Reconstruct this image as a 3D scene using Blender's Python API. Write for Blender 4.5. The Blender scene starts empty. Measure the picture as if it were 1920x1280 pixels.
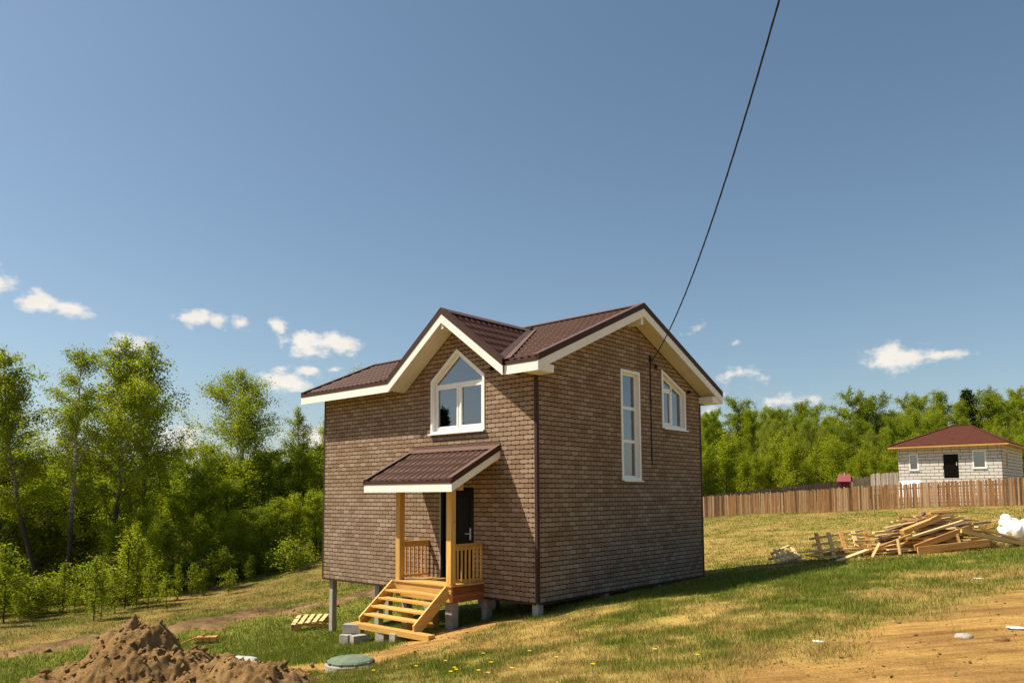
import bpy, math, random
import numpy as np
from mathutils import Matrix, Vector
random.seed(7); RNG = np.random.default_rng(11)
sc = bpy.context.scene
COL = sc.collection

# ------------------------------------------------------------------ camera
CAM = np.array([9.659, -11.487, 2.106]); YAW, PITCH, ROLL = -0.732, 0.083, -0.005
FPX, PY = 1419.054, 808.977            # focal length and principal row in photo pixels (1920 wide)
_fw = np.array([math.sin(YAW)*math.cos(PITCH), math.cos(YAW)*math.cos(PITCH), math.sin(PITCH)])
_r = np.array([math.cos(YAW), -math.sin(YAW), 0.0]); _u = np.cross(_r, _fw)
_r, _u = math.cos(ROLL)*_r+math.sin(ROLL)*_u, -math.sin(ROLL)*_r+math.cos(ROLL)*_u
cd = bpy.data.cameras.new('camera'); cam = bpy.data.objects.new('camera', cd); COL.objects.link(cam)
M = Matrix(((_r[0], _u[0], -_fw[0], CAM[0]), (_r[1], _u[1], -_fw[1], CAM[1]), (_r[2], _u[2], -_fw[2], CAM[2]), (0, 0, 0, 1)))
cam.matrix_world = M
cd.sensor_width = 36; cd.lens = FPX/1920*36; cd.shift_y = (PY-640)/1920; cd.clip_end = 6000; cd.clip_start = 0.1
sc.camera = cam
def ray(u, v):
    d = _fw*FPX+_r*(u-960)-_u*(v-PY); return d/FPX          # unit depth along the optical axis
def at(u, v, depth): return CAM+ray(u, v)*depth

# ------------------------------------------------------------------ light
SUND = np.array([1.21, 1.0, -2.15]); SUND /= np.linalg.norm(SUND)      # travel direction of sunlight
SUN_EL = math.asin(-SUND[2]); SUN_AZ = math.atan2(-SUND[0], -SUND[1])   # azimuth from +Y towards +X
SKY_K = 0.070
world = bpy.data.worlds.new('World'); sc.world = world; world.use_nodes = True
nt = world.node_tree; nt.nodes.clear()
def wn(t, **k):
    n = nt.nodes.new(t)
    for a, b in k.items(): setattr(n, a, b)
    return n
sky = wn('ShaderNodeTexSky', sky_type='NISHITA', sun_disc=False)
sky.sun_elevation = SUN_EL; sky.sun_rotation = SUN_AZ
sky.air_density = 1.0; sky.dust_density = 1.2; sky.ozone_density = 1.0; sky.altitude = 200
hsv = wn('ShaderNodeHueSaturation'); hsv.inputs['Saturation'].default_value = 1.0; hsv.inputs['Hue'].default_value = 0.490; nt.links.new(sky.outputs[0], hsv.inputs['Color'])
tc = wn('ShaderNodeTexCoord'); sep = wn('ShaderNodeSeparateXYZ'); nt.links.new(tc.outputs['Generated'], sep.inputs[0])
def wmath(op, a, b=None, c=None):
    n = wn('ShaderNodeMath', operation=op)
    for i, x in enumerate((a, b, c)):
        if x is None: continue
        if isinstance(x, (int, float)): n.inputs[i].default_value = x
        else: nt.links.new(x, n.inputs[i])
    return n.outputs[0]
az = wmath('ARCTAN2', sep.outputs[0], sep.outputs[1]); el = wmath('ARCSINE', sep.outputs[2])
cmb = wn('ShaderNodeCombineXYZ'); nt.links.new(az, cmb.inputs[0]); nt.links.new(el, cmb.inputs[1])
def ncloud(scale, detail, rough, sy=1.5):
    mp = wn('ShaderNodeMapping'); mp.inputs['Scale'].default_value = (1, sy, 1); nt.links.new(cmb.outputs[0], mp.inputs[0])
    n = wn('ShaderNodeTexNoise'); n.inputs['Scale'].default_value = scale; n.inputs['Detail'].default_value = detail
    n.inputs['Roughness'].default_value = rough; nt.links.new(mp.outputs[0], n.inputs['Vector']); return n.outputs['Fac']
nz = ncloud(38, 6, 0.6); nz2 = ncloud(16, 3, 0.5)
CLOUDS = []
def cpx(u, v, wu, wv, k=1.0):
    d = ray(u, v); d = d/np.linalg.norm(d)
    CLOUDS.append((math.atan2(d[0], d[1]), math.asin(d[2]), wu/FPX*1.0, wv/FPX*1.2, k))
for c in ((2, 535, 34, 26), (70, 568, 50, 20), (135, 580, 48, 13), (372, 595, 52, 18), (405, 600, 26, 16), (452, 603, 22, 14),
          (522, 610, 22, 16), (585, 645, 66, 30), (645, 650, 42, 22), (540, 712, 74, 22), (575, 697, 36, 13), (625, 692, 22, 9),
          (245, 650, 42, 26), (345, 835, 62, 36), (590, 820, 60, 30), (1660, 668, 44, 30), (1705, 668, 58, 22), (1775, 664, 50, 11),
          (1375, 702, 36, 18, .55), (1420, 700, 34, 18, .5), (1375, 645, 14, 8, .5), (1305, 618, 20, 16, .35), (1450, 752, 130, 14, .45), (1330, 775, 30, 24, .8)):
    cpx(*c)
rr = random.Random(3)
for i in range(16):                       # the same fair-weather clouds go on all round the horizon
    a = rr.uniform(-math.pi, math.pi)
    if -1.5 < a < 0.0: continue
    CLOUDS.append((a, rr.uniform(0.06, 0.3), rr.uniform(0.02, 0.06), rr.uniform(0.008, 0.022), 1.0))
acc = None
for (a, e, wa, we, k) in CLOUDS:
    s = wn('ShaderNodeVectorMath', operation='SUBTRACT'); nt.links.new(cmb.outputs[0], s.inputs[0]); s.inputs[1].default_value = (a, e, 0)
    m = wn('ShaderNodeVectorMath', operation='MULTIPLY'); nt.links.new(s.outputs[0], m.inputs[0]); m.inputs[1].default_value = (1/wa, 1/we, 0)
    l = wn('ShaderNodeVectorMath', operation='LENGTH'); nt.links.new(m.outputs[0], l.inputs[0])
    v = wmath('MULTIPLY_ADD', l.outputs['Value'], -0.9*k, k*0.9)
    acc = v if acc is None else wmath('MAXIMUM', acc, v)
dens = wmath('ADD', acc, wmath('MULTIPLY', wmath('SUBTRACT', nz, 0.5), 2.1))
dens = wmath('ADD', dens, wmath('MULTIPLY', wmath('SUBTRACT', nz2, 0.5), 0.7))
gate = wn('ShaderNodeMapRange', interpolation_type='SMOOTHSTEP'); gate.inputs[1].default_value = -0.6; gate.inputs[2].default_value = 0.1; nt.links.new(acc, gate.inputs[0])
mr = wn('ShaderNodeMapRange', interpolation_type='SMOOTHSTEP'); mr.inputs[1].default_value = 0.10; mr.inputs[2].default_value = 0.75
nt.links.new(dens, mr.inputs[0])
alpha = wmath('MULTIPLY', wmath('MULTIPLY', mr.outputs[0], gate.outputs[0]), 0.93)
ccol = wn('ShaderNodeMix', data_type='RGBA'); nt.links.new(nz2, ccol.inputs[0])
CK = 0.64/SKY_K
ccol.inputs[6].default_value = (0.93*CK*.86, 0.86*CK*.86, 0.78*CK*.86, 1); ccol.inputs[7].default_value = (1.0*CK, 0.95*CK, 0.86*CK, 1)
cm = wn('ShaderNodeMix', data_type='RGBA'); nt.links.new(alpha, cm.inputs[0]); nt.links.new(hsv.outputs[0], cm.inputs[6]); nt.links.new(ccol.outputs[2], cm.inputs[7])
bg = wn('ShaderNodeBackground'); bg.inputs['Strength'].default_value = SKY_K; nt.links.new(cm.outputs[2], bg.inputs['Color'])
world.cycles.sampling_method = 'MANUAL'; world.cycles.sample_map_resolution = 256
wo = wn('ShaderNodeOutputWorld'); nt.links.new(bg.outputs[0], wo.inputs['Surface'])
sl = bpy.data.lights.new('sun', 'SUN'); sl.energy = 5.0; sl.angle = math.radians(0.53); sl.color = (1.0, 0.90, 0.735)
so = bpy.data.objects.new('sun', sl); COL.objects.link(so); so.location = (-20, -20, 40)
so.rotation_euler = Vector(SUND).to_track_quat('-Z', 'Y').to_euler()
sc.view_settings.view_transform = 'Standard'; sc.view_settings.look = 'None'; sc.view_settings.gamma = 1; sc.view_settings.use_curve_mapping = False
sc.view_settings.exposure = 0.72
sc.render.engine = 'CYCLES'

# ------------------------------------------------------------------ materials
def mat(name, build, rough=0.7, spec=0.3):
    m = bpy.data.materials.new(name); m.use_nodes = True; t = m.node_tree; b = t.nodes['Principled BSDF']
    b.inputs['Roughness'].default_value = rough; b.inputs['Specular IOR Level'].default_value = spec
    N = NT(t, b); build(N); return m
class NT:
    def __init__(s, t, b): s.t, s.b = t, b
    def n(s, typ, **k):
        x = s.t.nodes.new(typ)
        for a, v in k.items(): setattr(x, a, v)
        return x
    def L(s, a, b): s.t.links.new(a, b)
    def coord(s, kind='Object', scale=(1, 1, 1)):
        if kind == 'World': o = s.n('ShaderNodeNewGeometry').outputs['Position']
        else: o = s.n('ShaderNodeTexCoord').outputs[kind]
        m = s.n('ShaderNodeMapping'); m.inputs['Scale'].default_value = scale; s.L(o, m.inputs[0]); return m.outputs[0]
    def noise(s, vec, scale, detail=4, rough=0.55, dist=0):
        x = s.n('ShaderNodeTexNoise'); x.inputs['Scale'].default_value = scale; x.inputs['Detail'].default_value = detail
        x.inputs['Roughness'].default_value = rough; x.inputs['Distortion'].default_value = dist; s.L(vec, x.inputs['Vector']); return x.outputs['Fac']
    def math(s, op, a, b=None, c=None):
        x = s.n('ShaderNodeMath', operation=op)
        for i, v in enumerate((a, b, c)):
            if v is None: continue
            if isinstance(v, (int, float)): x.inputs[i].default_value = v
            else: s.L(v, x.inputs[i])
        return x.outputs[0]
    def ramp(s, fac, stops):
        x = s.n('ShaderNodeValToRGB'); e = x.color_ramp.elements
        while len(e) < len(stops): e.new(0.5)
        for q, (p, c) in zip(e, stops): q.position = p; q.color = (*c, 1)
        s.L(fac, x.inputs[0]); return x.outputs[0]
    def mix(s, f, a, b, mode='MIX'):
        x = s.n('ShaderNodeMix', data_type='RGBA', blend_type=mode)
        for i, v in ((0, f), (6, a), (7, b)):
            if isinstance(v, (int, float)): x.inputs[i].default_value = v
            elif isinstance(v, tuple): x.inputs[i].default_value = (*v, 1)
            else: s.L(v, x.inputs[i])
        return x.outputs[2]
    def base(s, c): s.L(c, s.b.inputs['Base Color'])
    def bump(s, h, strength=0.3, dist=0.01):
        x = s.n('ShaderNodeBump'); x.inputs['Strength'].default_value = strength; x.inputs['Distance'].default_value = dist
        s.L(h, x.inputs['Height']); s.L(x.outputs[0], s.b.inputs['Normal'])
MAT = {}
def plain(name, c, var=0.12, scale=6, rough=0.6, spec=0.3, bump=0.0, kind='Object', fine=60):
    def f(N):
        v = N.coord(kind); n1 = N.noise(v, scale, 5); n2 = N.noise(v, fine, 3)
        k = N.math('ADD', N.math('MULTIPLY', n1, 0.65), N.math('MULTIPLY', n2, 0.35))
        lo = tuple(x*(1-var*1.6) for x in c); hi = tuple(min(1, x*(1+var*1.6)) for x in c)
        N.base(N.ramp(k, ((0.3, lo), (0.7, hi))))
        if bump: N.bump(n2, bump, 0.004)
    MAT[name] = mat(name, f, rough, spec)
ROW, BW = 0.0975, 0.225
def brickf(N):
    g = N.n('ShaderNodeNewGeometry'); sp = N.n('ShaderNodeSeparateXYZ'); N.L(g.outputs['Position'], sp.inputs[0])
    row = N.math('FLOOR', N.math('DIVIDE', sp.outputs[2], ROW)); odd = N.math('MODULO', row, 2.0)
    s = N.math('ADD', sp.outputs[0], sp.outputs[1])
    colm = N.math('FLOOR', N.math('ADD', N.math('DIVIDE', s, BW), N.math('MULTIPLY', odd, 0.5)))
    cv = N.n('ShaderNodeCombineXYZ'); N.L(row, cv.inputs[0]); N.L(colm, cv.inputs[1])
    w = N.n('ShaderNodeTexWhiteNoise', noise_dimensions='2D'); N.L(cv.outputs[0], w.inputs['Vector'])
    v = N.coord('World'); big = N.noise(v, 1.1, 3); grain = N.noise(v, 260, 2, 0.7); med = N.noise(v, 22, 3)
    f = N.math('ADD', N.math('ADD', .06, N.math('MULTIPLY', w.outputs['Value'], 0.48)), N.math('MULTIPLY', big, 0.42))
    c = N.ramp(f, ((0.14, (0.185, 0.098, 0.060)), (0.34, (0.255, 0.168, 0.110)), (0.62, (0.312, 0.222, 0.152)), (0.86, (0.40, 0.315, 0.236))))
    c = N.mix(N.math('MULTIPLY', med, 0.3), c, (0.28, 0.205, 0.150)); 
    c = N.mix(1.0, c, N.ramp(grain, ((0.3, (0.72, 0.72, 0.72)), (0.72, (1.22, 1.22, 1.22)))), 'MULTIPLY')
    N.base(c); N.bump(grain, 0.5, 0.004)
MAT['brick'] = mat('brick_shingle', brickf, 0.95, 0.1)
plain('mortar', (0.040, 0.023, 0.014), 0.15, 8, 0.95, 0.1)
plain('trim_brown', (0.050, 0.024, 0.017), 0.1, 4, 0.6, 0.2)
plain('white_board', (0.78, 0.76, 0.71), 0.05, 3, 0.5, 0.35)
plain('soffit', (0.66, 0.60, 0.50), 0.05, 3, 0.6, 0.3)
plain('pvc', (0.80, 0.80, 0.78), 0.03, 2, 0.3, 0.5)
def metalf(N):
    v = N.coord('World'); n = N.noise(v, 2.2, 4); n2 = N.noise(v, 45, 3)
    N.base(N.mix(N.math('MULTIPLY', n2, 0.4), N.ramp(n, ((0.3, (0.052, 0.023, 0.016)), (0.7, (0.074, 0.034, 0.023)))), (0.088, 0.046, 0.034)))
MAT['metal_tile'] = mat('metal_tile', metalf, 0.55, 0.12)
plain('flashing', (0.125, 0.074, 0.058), 0.08, 3, 0.5, 0.25)
def woodf(cols, ax, ringk=1.0, rough=0.6):
    def f(N):
        sc_ = [22.0, 22.0, 22.0]; sc_[ax] = 1.2
        v = N.coord('Object', tuple(sc_)); oi = N.n('ShaderNodeObjectInfo')
        ad = N.n('ShaderNodeVectorMath', operation='ADD'); N.L(v, ad.inputs[0])
        sv = N.n('ShaderNodeVectorMath', operation='SCALE'); sv.inputs[0].default_value = (31, 17, 23); N.L(oi.outputs['Random'], sv.inputs['Scale']); N.L(sv.outputs[0], ad.inputs[1])
        g = N.noise(ad.outputs[0], 1.0, 5, 0.6, 0.6)
        kn = N.coord('Object', tuple(4.0 if i != ax else 2.4 for i in range(3)))
        vo = N.n('ShaderNodeTexVoronoi'); vo.inputs['Scale'].default_value = 1.4; N.L(kn, vo.inputs['Vector'])
        k = N.ramp(vo.outputs['Distance'], ((0.05, (0, 0, 0)), (0.13, (1, 1, 1))))
        c = N.ramp(g, ((0.28, cols[0]), (0.5, cols[1]), (0.75, cols[2])))
        c = N.mix(k, tuple(x*0.35 for x in cols[0]), c)
        b = N.ramp(oi.outputs['Random'], ((0, (0.82, 0.78, 0.74)), (1, (1.12, 1.12, 1.12))))
        N.base(N.mix(1.0, c, b, 'MULTIPLY')); N.bump(g, 0.25, 0.003)
    return f
PINE = ((0.46, 0.235, 0.050), (0.63, 0.365, 0.095), (0.74, 0.48, 0.165))
for ax, nm in enumerate('xyz'): MAT['pine_'+nm] = mat('pine_'+nm, woodf(PINE, ax), 0.5, 0.35)
PALE = ((0.54, 0.36, 0.14), (0.68, 0.50, 0.23), (0.76, 0.61, 0.34))
MAT['lumber'] = mat('lumber', woodf(PALE, 0), 0.75, 0.2)
MAT['lumber_orange'] = mat('lumber_orange', woodf(((0.36, 0.175, 0.05), (0.52, 0.28, 0.09), (0.62, 0.37, 0.15)), 0), 0.75, 0.2)
MAT['lumber_grey'] = mat('lumber_grey', woodf(((0.12, 0.085, 0.06), (0.20, 0.15, 0.11), (0.30, 0.24, 0.19)), 0), 0.85, 0.1)
MAT['red_wood'] = mat('red_wood', woodf(((0.17, 0.05, 0.02), (0.26, 0.085, 0.033), (0.33, 0.13, 0.05)), 1), 0.6, 0.3)
FENCEC = []
for i, c in enumerate((((0.17, 0.085, 0.036), (0.27, 0.145, 0.066), (0.36, 0.21, 0.105)), ((0.24, 0.15, 0.08), (0.36, 0.24, 0.14), (0.44, 0.31, 0.19)), ((0.08, 0.045, 0.026), (0.14, 0.08, 0.046), (0.2, 0.125, 0.08)))):
    MAT['fence%d' % i] = mat('fence_wood_%d' % i, woodf(c, 2), 0.85, 0.1)
MAT['fence_dark'] = mat('fence_dark', woodf(((0.025, 0.02, 0.017), (0.045, 0.035, 0.03), (0.07, 0.055, 0.045)), 2), 0.9, 0.1)  # near-black wood: the rear fence's shade is put into its colour
MAT['fence_grey'] = mat('fence_grey', woodf(((0.20, 0.17, 0.14), (0.30, 0.26, 0.22), (0.40, 0.35, 0.30)), 2), 0.9, 0.1)
plain('concrete', (0.34, 0.31, 0.27), 0.16, 7, 0.9, 0.15, 0.4)
plain('aerated', (0.60, 0.56, 0.52), 0.07, 5, 0.95, 0.1, 0.2)
plain('aerated_joint', (0.10, 0.08, 0.065), 0.1, 5, 0.95, 0.1)
plain('far_roof', (0.078, 0.027, 0.018), 0.12, 2, 0.9, 0.08)
plain('black_plastic', (0.012, 0.012, 0.013), 0.1, 5, 0.5, 0.3)
plain('green_plastic', (0.14, 0.18, 0.125), 0.18, 9, 0.75, 0.15)
plain('red_paint', (0.20, 0.036, 0.040), 0.1, 4, 0.5, 0.35)
plain('dark_red', (0.11, 0.012, 0.018), 0.1, 4, 0.6, 0.3)
plain('sack', (0.78, 0.77, 0.76), 0.05, 4, 0.45, 0.4, 0.3)
plain('paper', (0.42, 0.41, 0.39), 0.08, 6, 0.8, 0.2)
plain('door_dark', (0.005, 0.004, 0.004), 0.2, 3, 0.35, 0.10)
plain('steel', (0.45, 0.45, 0.46), 0.05, 5, 0.3, 0.5)
plain('room', (0.30, 0.265, 0.21), 0.05, 2, 0.9, 0.1)
plain('furniture', (0.16, 0.075, 0.03), 0.2, 5, 0.6, 0.3)
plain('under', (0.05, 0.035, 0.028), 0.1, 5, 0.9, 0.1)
plain('bark_dark', (0.055, 0.044, 0.036), 0.3, 5, 0.95, 0.1, 0.4)
def birchf(N):
    v = N.coord('Object', (2, 2, 5)); n = N.noise(v, 3.0, 4, 0.6)
    z = N.n('ShaderNodeSeparateXYZ'); N.L(N.n('ShaderNodeTexCoord').outputs['Object'], z.inputs[0])
    low = N.ramp(N.math('ADD', N.math('DIVIDE', z.outputs[2], 13.0), N.math('MULTIPLY', n, 0.25)), ((0.42, (0, 0, 0)), (0.75, (1, 1, 1))))
    pale = N.ramp(n, ((0.40, (0.07, 0.06, 0.05)), (0.47, (0.50, 0.46, 0.40)), (0.8, (0.60, 0.56, 0.50))))
    N.base(N.mix(low, (0.060, 0.048, 0.038), pale))
MAT['birch_bark'] = mat('birch_bark', birchf, 0.9, 0.1)
def leafm(name, dark, light, trans=0.35):
    m = bpy.data.materials.new(name); m.use_nodes = True; t = m.node_tree; t.nodes.clear(); N = NT(t, None)
    at_ = N.n('ShaderNodeAttribute', attribute_name='tone'); oi = N.n('ShaderNodeObjectInfo')
    f = N.math('ADD', N.math('MULTIPLY', at_.outputs['Fac'], 0.75), N.math('MULTIPLY', oi.outputs['Random'], 0.25))
    c = N.ramp(f, ((0.05, dark), (0.95, light)))
    d = N.n('ShaderNodeBsdfPrincipled'); d.inputs['Roughness'].default_value = 0.7; d.inputs['Specular IOR Level'].default_value = 0.08; N.L(c, d.inputs['Base Color'])
    tr = N.n('ShaderNodeBsdfTranslucent'); N.L(N.mix(1.0, c, (1.15, 1.2, 0.4), 'MULTIPLY'), tr.inputs['Color'])
    mx = N.n('ShaderNodeMixShader'); mx.inputs[0].default_value = trans; N.L(d.outputs[0], mx.inputs[1]); N.L(tr.outputs[0], mx.inputs[2])
    o = N.n('ShaderNodeOutputMaterial'); N.L(mx.outputs[0], o.inputs[0]); MAT[name] = m
leafm('leaf', (0.155, 0.205, 0.012), (0.360, 0.395, 0.030), .5)
leafm('leaf_deep', (0.130, 0.182, 0.012), (0.310, 0.355, 0.028), .5)
leafm('leaf_young', (0.195, 0.245, 0.012), (0.400, 0.430, 0.034), .5)
leafm('needle', (0.030, 0.050, 0.012), (0.075, 0.098, 0.026), 0.2)
def bladem(name):
    m = bpy.data.materials.new(name); m.use_nodes = True; t = m.node_tree; t.nodes.clear(); N = NT(t, None)
    a = N.n('ShaderNodeAttribute', attribute_name='bcol')
    d = N.n('ShaderNodeBsdfPrincipled'); d.inputs['Roughness'].default_value = 0.7; d.inputs['Specular IOR Level'].default_value = 0.15; N.L(a.outputs['Color'], d.inputs['Base Color'])
    tr = N.n('ShaderNodeBsdfTranslucent'); N.L(a.outputs['Color'], tr.inputs['Color'])
    mx = N.n('ShaderNodeMixShader'); mx.inputs[0].default_value = 0.3; N.L(d.outputs[0], mx.inputs[1]); N.L(tr.outputs[0], mx.inputs[2])
    o = N.n('ShaderNodeOutputMaterial'); N.L(mx.outputs[0], o.inputs[0]); MAT[name] = m
bladem('blade')
def glassm():
    m = bpy.data.materials.new('window_glass'); m.use_nodes = True; t = m.node_tree; t.nodes.clear(); N = NT(t, None)
    fr = N.n('ShaderNodeFresnel'); fr.inputs['IOR'].default_value = 2.1
    g = N.n('ShaderNodeBsdfGlossy'); g.inputs['Roughness'].default_value = 0.01; g.inputs['Color'].default_value = (0.95, 0.97, 1, 1)
    tr = N.n('ShaderNodeBsdfTransparent'); tr.inputs['Color'].default_value = (0.62, 0.66, 0.64, 1)
    mx = N.n('ShaderNodeMixShader'); N.L(N.math('MULTIPLY', fr.outputs[0], 1.5), mx.inputs[0]); N.L(tr.outputs[0], mx.inputs[1]); N.L(g.outputs[0], mx.inputs[2])
    o = N.n('ShaderNodeOutputMaterial'); N.L(mx.outputs[0], o.inputs[0]); MAT['glass'] = m
glassm()
def groundf(N):
    a = N.n('ShaderNodeAttribute', attribute_name='gcol'); v = N.coord('World')
    n1 = N.noise(v, 3.5, 6, 0.62); n2 = N.noise(v, 28, 5, 0.65); n3 = N.noise(v, 0.35, 4)
    k = N.math('ADD', N.math('MULTIPLY', n1, 0.45), N.math('MULTIPLY', n2, 0.55))
    c = N.mix(1.0, a.outputs['Color'], N.ramp(k, ((0.3, (0.62, 0.60, 0.57)), (0.72, (1.32, 1.32, 1.28)))), 'MULTIPLY')
    c = N.mix(1.0, c, N.ramp(n3, ((0.3, (0.86, 0.88, 0.86)), (0.7, (1.12, 1.1, 1.1)))), 'MULTIPLY')
    ba_ = N.n('ShaderNodeAttribute', attribute_name='bare'); g_ = N.n('ShaderNodeNewGeometry'); mp = N.n('ShaderNodeMapping'); mp.inputs['Rotation'].default_value = (0, 0, -0.78); N.L(g_.outputs['Position'], mp.inputs[0])
    m2 = N.n('ShaderNodeMapping'); m2.inputs['Scale'].default_value = (.5, 5.5, 1); N.L(mp.outputs[0], m2.inputs[0]); stk = N.noise(m2.outputs[0], 1.0, 6, .68, .5); peb = N.noise(v, 75, 3, .75)
    tr = N.mix(1.0, N.ramp(stk, ((0.32, (0.58, 0.50, 0.44)), (0.5, (0.98, .95, .92)), (0.7, (1.22, 1.18, 1.1)))), N.ramp(peb, ((0.3, (0.55, 0.52, 0.5)), (0.45, (1, 1, 1)), (0.7, (1.15, 1.15, 1.12)))), 'MULTIPLY')
    c = N.mix(ba_.outputs['Fac'], c, N.mix(1.0, c, tr, 'MULTIPLY'))
    N.base(c); N.bump(N.math('ADD', k, N.math('MULTIPLY', N.math('ADD', stk, N.math('MULTIPLY', peb, .5)), N.math('MULTIPLY', ba_.outputs['Fac'], .8))), 0.9, 0.05)
MAT['ground'] = mat('ground', groundf, 0.95, 0.08)
def soilf(N):
    v = N.coord('World'); n1 = N.noise(v, 2.6, 6, 0.65); n2 = N.noise(v, 24, 6, 0.7); n3 = N.noise(v, 90, 3, 0.7)
    k = N.math('ADD', N.math('MULTIPLY', n1, 0.5), N.math('MULTIPLY', n2, 0.5))
    c = N.ramp(k, ((0.3, (0.15, 0.085, 0.034)), (0.5, (0.28, 0.168, 0.068)), (0.72, (0.43, 0.275, 0.12))))
    N.base(c); N.bump(N.math('ADD', N.math('MULTIPLY', n2, 0.7), N.math('MULTIPLY', n3, 0.3)), 1.0, 0.06)
MAT['soil'] = mat('soil', soilf, 0.95, 0.08)

# ------------------------------------------------------------------ mesh helpers
class MB:
    def __init__(s): s.v = []; s.f = []
    def poly(s, pts):
        i = len(s.v); s.v += [tuple(map(float, p)) for p in pts]; s.f.append(tuple(range(i, i+len(pts)))); return s
    def hexa(s, p):      # 8 corners: bottom ring 0-3, top ring 4-7
        i = len(s.v); s.v += [tuple(map(float, q)) for q in p]
        s.f += [tuple(i+k for k in q) for q in ((3, 2, 1, 0), (4, 5, 6, 7), (0, 1, 5, 4), (1, 2, 6, 5), (2, 3, 7, 6), (3, 0, 4, 7))]; return s
    def box(s, x0, x1, y0, y1, z0, z1):
        return s.hexa(((x0, y0, z0), (x1, y0, z0), (x1, y1, z0), (x0, y1, z0), (x0, y0, z1), (x1, y0, z1), (x1, y1, z1), (x0, y1, z1)))
    def bar(s, a, b, w, h, up=(0, 0, 1), taper=1.0):
        a = np.array(a, float); b = np.array(b, float); d = b-a; d /= np.linalg.norm(d)
        sd = np.cross(d, up); n = np.linalg.norm(sd)
        sd = np.array((1., 0, 0)) if n < 1e-6 else sd/n
        u = np.cross(sd, d); R = []
        for q, k in ((a, 1.0), (b, taper)):
            R += [q-sd*w/2*k-u*h/2*k, q+sd*w/2*k-u*h/2*k, q+sd*w/2*k+u*h/2*k, q-sd*w/2*k+u*h/2*k]
        return s.hexa((R[0], R[1], R[5], R[4], R[3], R[2], R[6], R[7]))
    def prism(s, pts, off):      # convex polygon extruded by a vector
        off = np.array(off, float); i = len(s.v); n = len(pts)
        s.v += [tuple(map(float, p)) for p in pts]+[tuple(np.array(p, float)+off) for p in pts]
        s.f.append(tuple(range(i+n-1, i-1, -1))); s.f.append(tuple(range(i+n, i+2*n)))
        for k in range(n): k2 = (k+1) % n; s.f.append((i+k, i+k2, i+n+k2, i+n+k))
        return s
    def tube(s, pts, rad, n=8, cap=True):
        pts = [np.array(p, float) for p in pts]; i0 = len(s.v); R = rad if hasattr(rad, '__len__') else [rad]*len(pts)
        for k, p in enumerate(pts):
            d = pts[min(k+1, len(pts)-1)]-pts[max(k-1, 0)]; d = d/(np.linalg.norm(d)+1e-9)
            a = np.cross(d, (0, 0, 1) if abs(d[2]) < .9 else (1, 0, 0)); a /= np.linalg.norm(a); b = np.cross(d, a)
            for j in range(n):
                t = 2*math.pi*j/n; s.v.append(tuple(p+R[k]*(a*math.cos(t)+b*math.sin(t))))
        for k in range(len(pts)-1):
            for j in range(n):
                j2 = (j+1) % n; s.f.append((i0+k*n+j, i0+k*n+j2, i0+(k+1)*n+j2, i0+(k+1)*n+j))
        if cap: s.f.append(tuple(i0+j for j in range(n))[::-1]); s.f.append(tuple(i0+(len(pts)-1)*n+j for j in range(n)))
        return s
    def lathe(s, c, prof, n=24):
        i0 = len(s.v)
        for r, z in prof:
            for j in range(n): t = 2*math.pi*j/n; s.v.append((c[0]+r*math.cos(t), c[1]+r*math.sin(t), c[2]+z))
        for k in range(len(prof)-1):
            for j in range(n): j2 = (j+1) % n; s.f.append((i0+k*n+j, i0+k*n+j2, i0+(k+1)*n+j2, i0+(k+1)*n+j))
        s.f.append(tuple(i0+j for j in range(n))[::-1]); s.f.append(tuple(i0+(len(prof)-1)*n+j for j in range(n))); return s
    def mesh(s, name):
        m = bpy.data.meshes.new(name); m.from_pydata(s.v, [], s.f); m.update(); return m
    def build(s, name, m, parent=None, bevel=0, smooth=False, **kw):
        return link(name, s.mesh(name), m, parent, bevel, smooth, **kw)
def link(name, me, m, parent=None, bevel=0, smooth=False, label=None, kind=None, loc=None):
    if m and not me.materials: me.materials.append(MAT[m])
    o = bpy.data.objects.new(name, me); COL.objects.link(o)
    if parent: o.parent = parent
    if loc is not None: o.location = loc
    if bevel:
        b = o.modifiers.new('bevel', 'BEVEL'); b.width = bevel; b.segments = 2; b.limit_method = 'ANGLE'
    if smooth: me.polygons.foreach_set('use_smooth', [True]*len(me.polygons))
    if label: o['label'] = label
    if kind: o['kind'] = kind
    return o
def tag(o, label, cat, group=None):
    o['label'] = label; o['category'] = cat
    if group: o['group'] = group
    return o
def thing(name, label, cat, loc=(0, 0, 0), rz=0, group=None):
    o = bpy.data.objects.new(name, None); COL.objects.link(o); o.location = loc; o.rotation_euler = (0, 0, rz); o.empty_display_size = 0.3
    return tag(o, label, cat, group)
def npmesh(name, V, F):         # V (n,3), F (m,k) arrays
    me = bpy.data.meshes.new(name); V = np.asarray(V, np.float32); F = np.asarray(F, np.int32); k = F.shape[1]
    me.vertices.add(len(V)); me.vertices.foreach_set('co', V.ravel()); me.loops.add(F.size); me.loops.foreach_set('vertex_index', F.ravel())
    me.polygons.add(len(F)); me.polygons.foreach_set('loop_start', np.arange(len(F), dtype=np.int32)*k)
    me.update(calc_edges=True); return me

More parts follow.
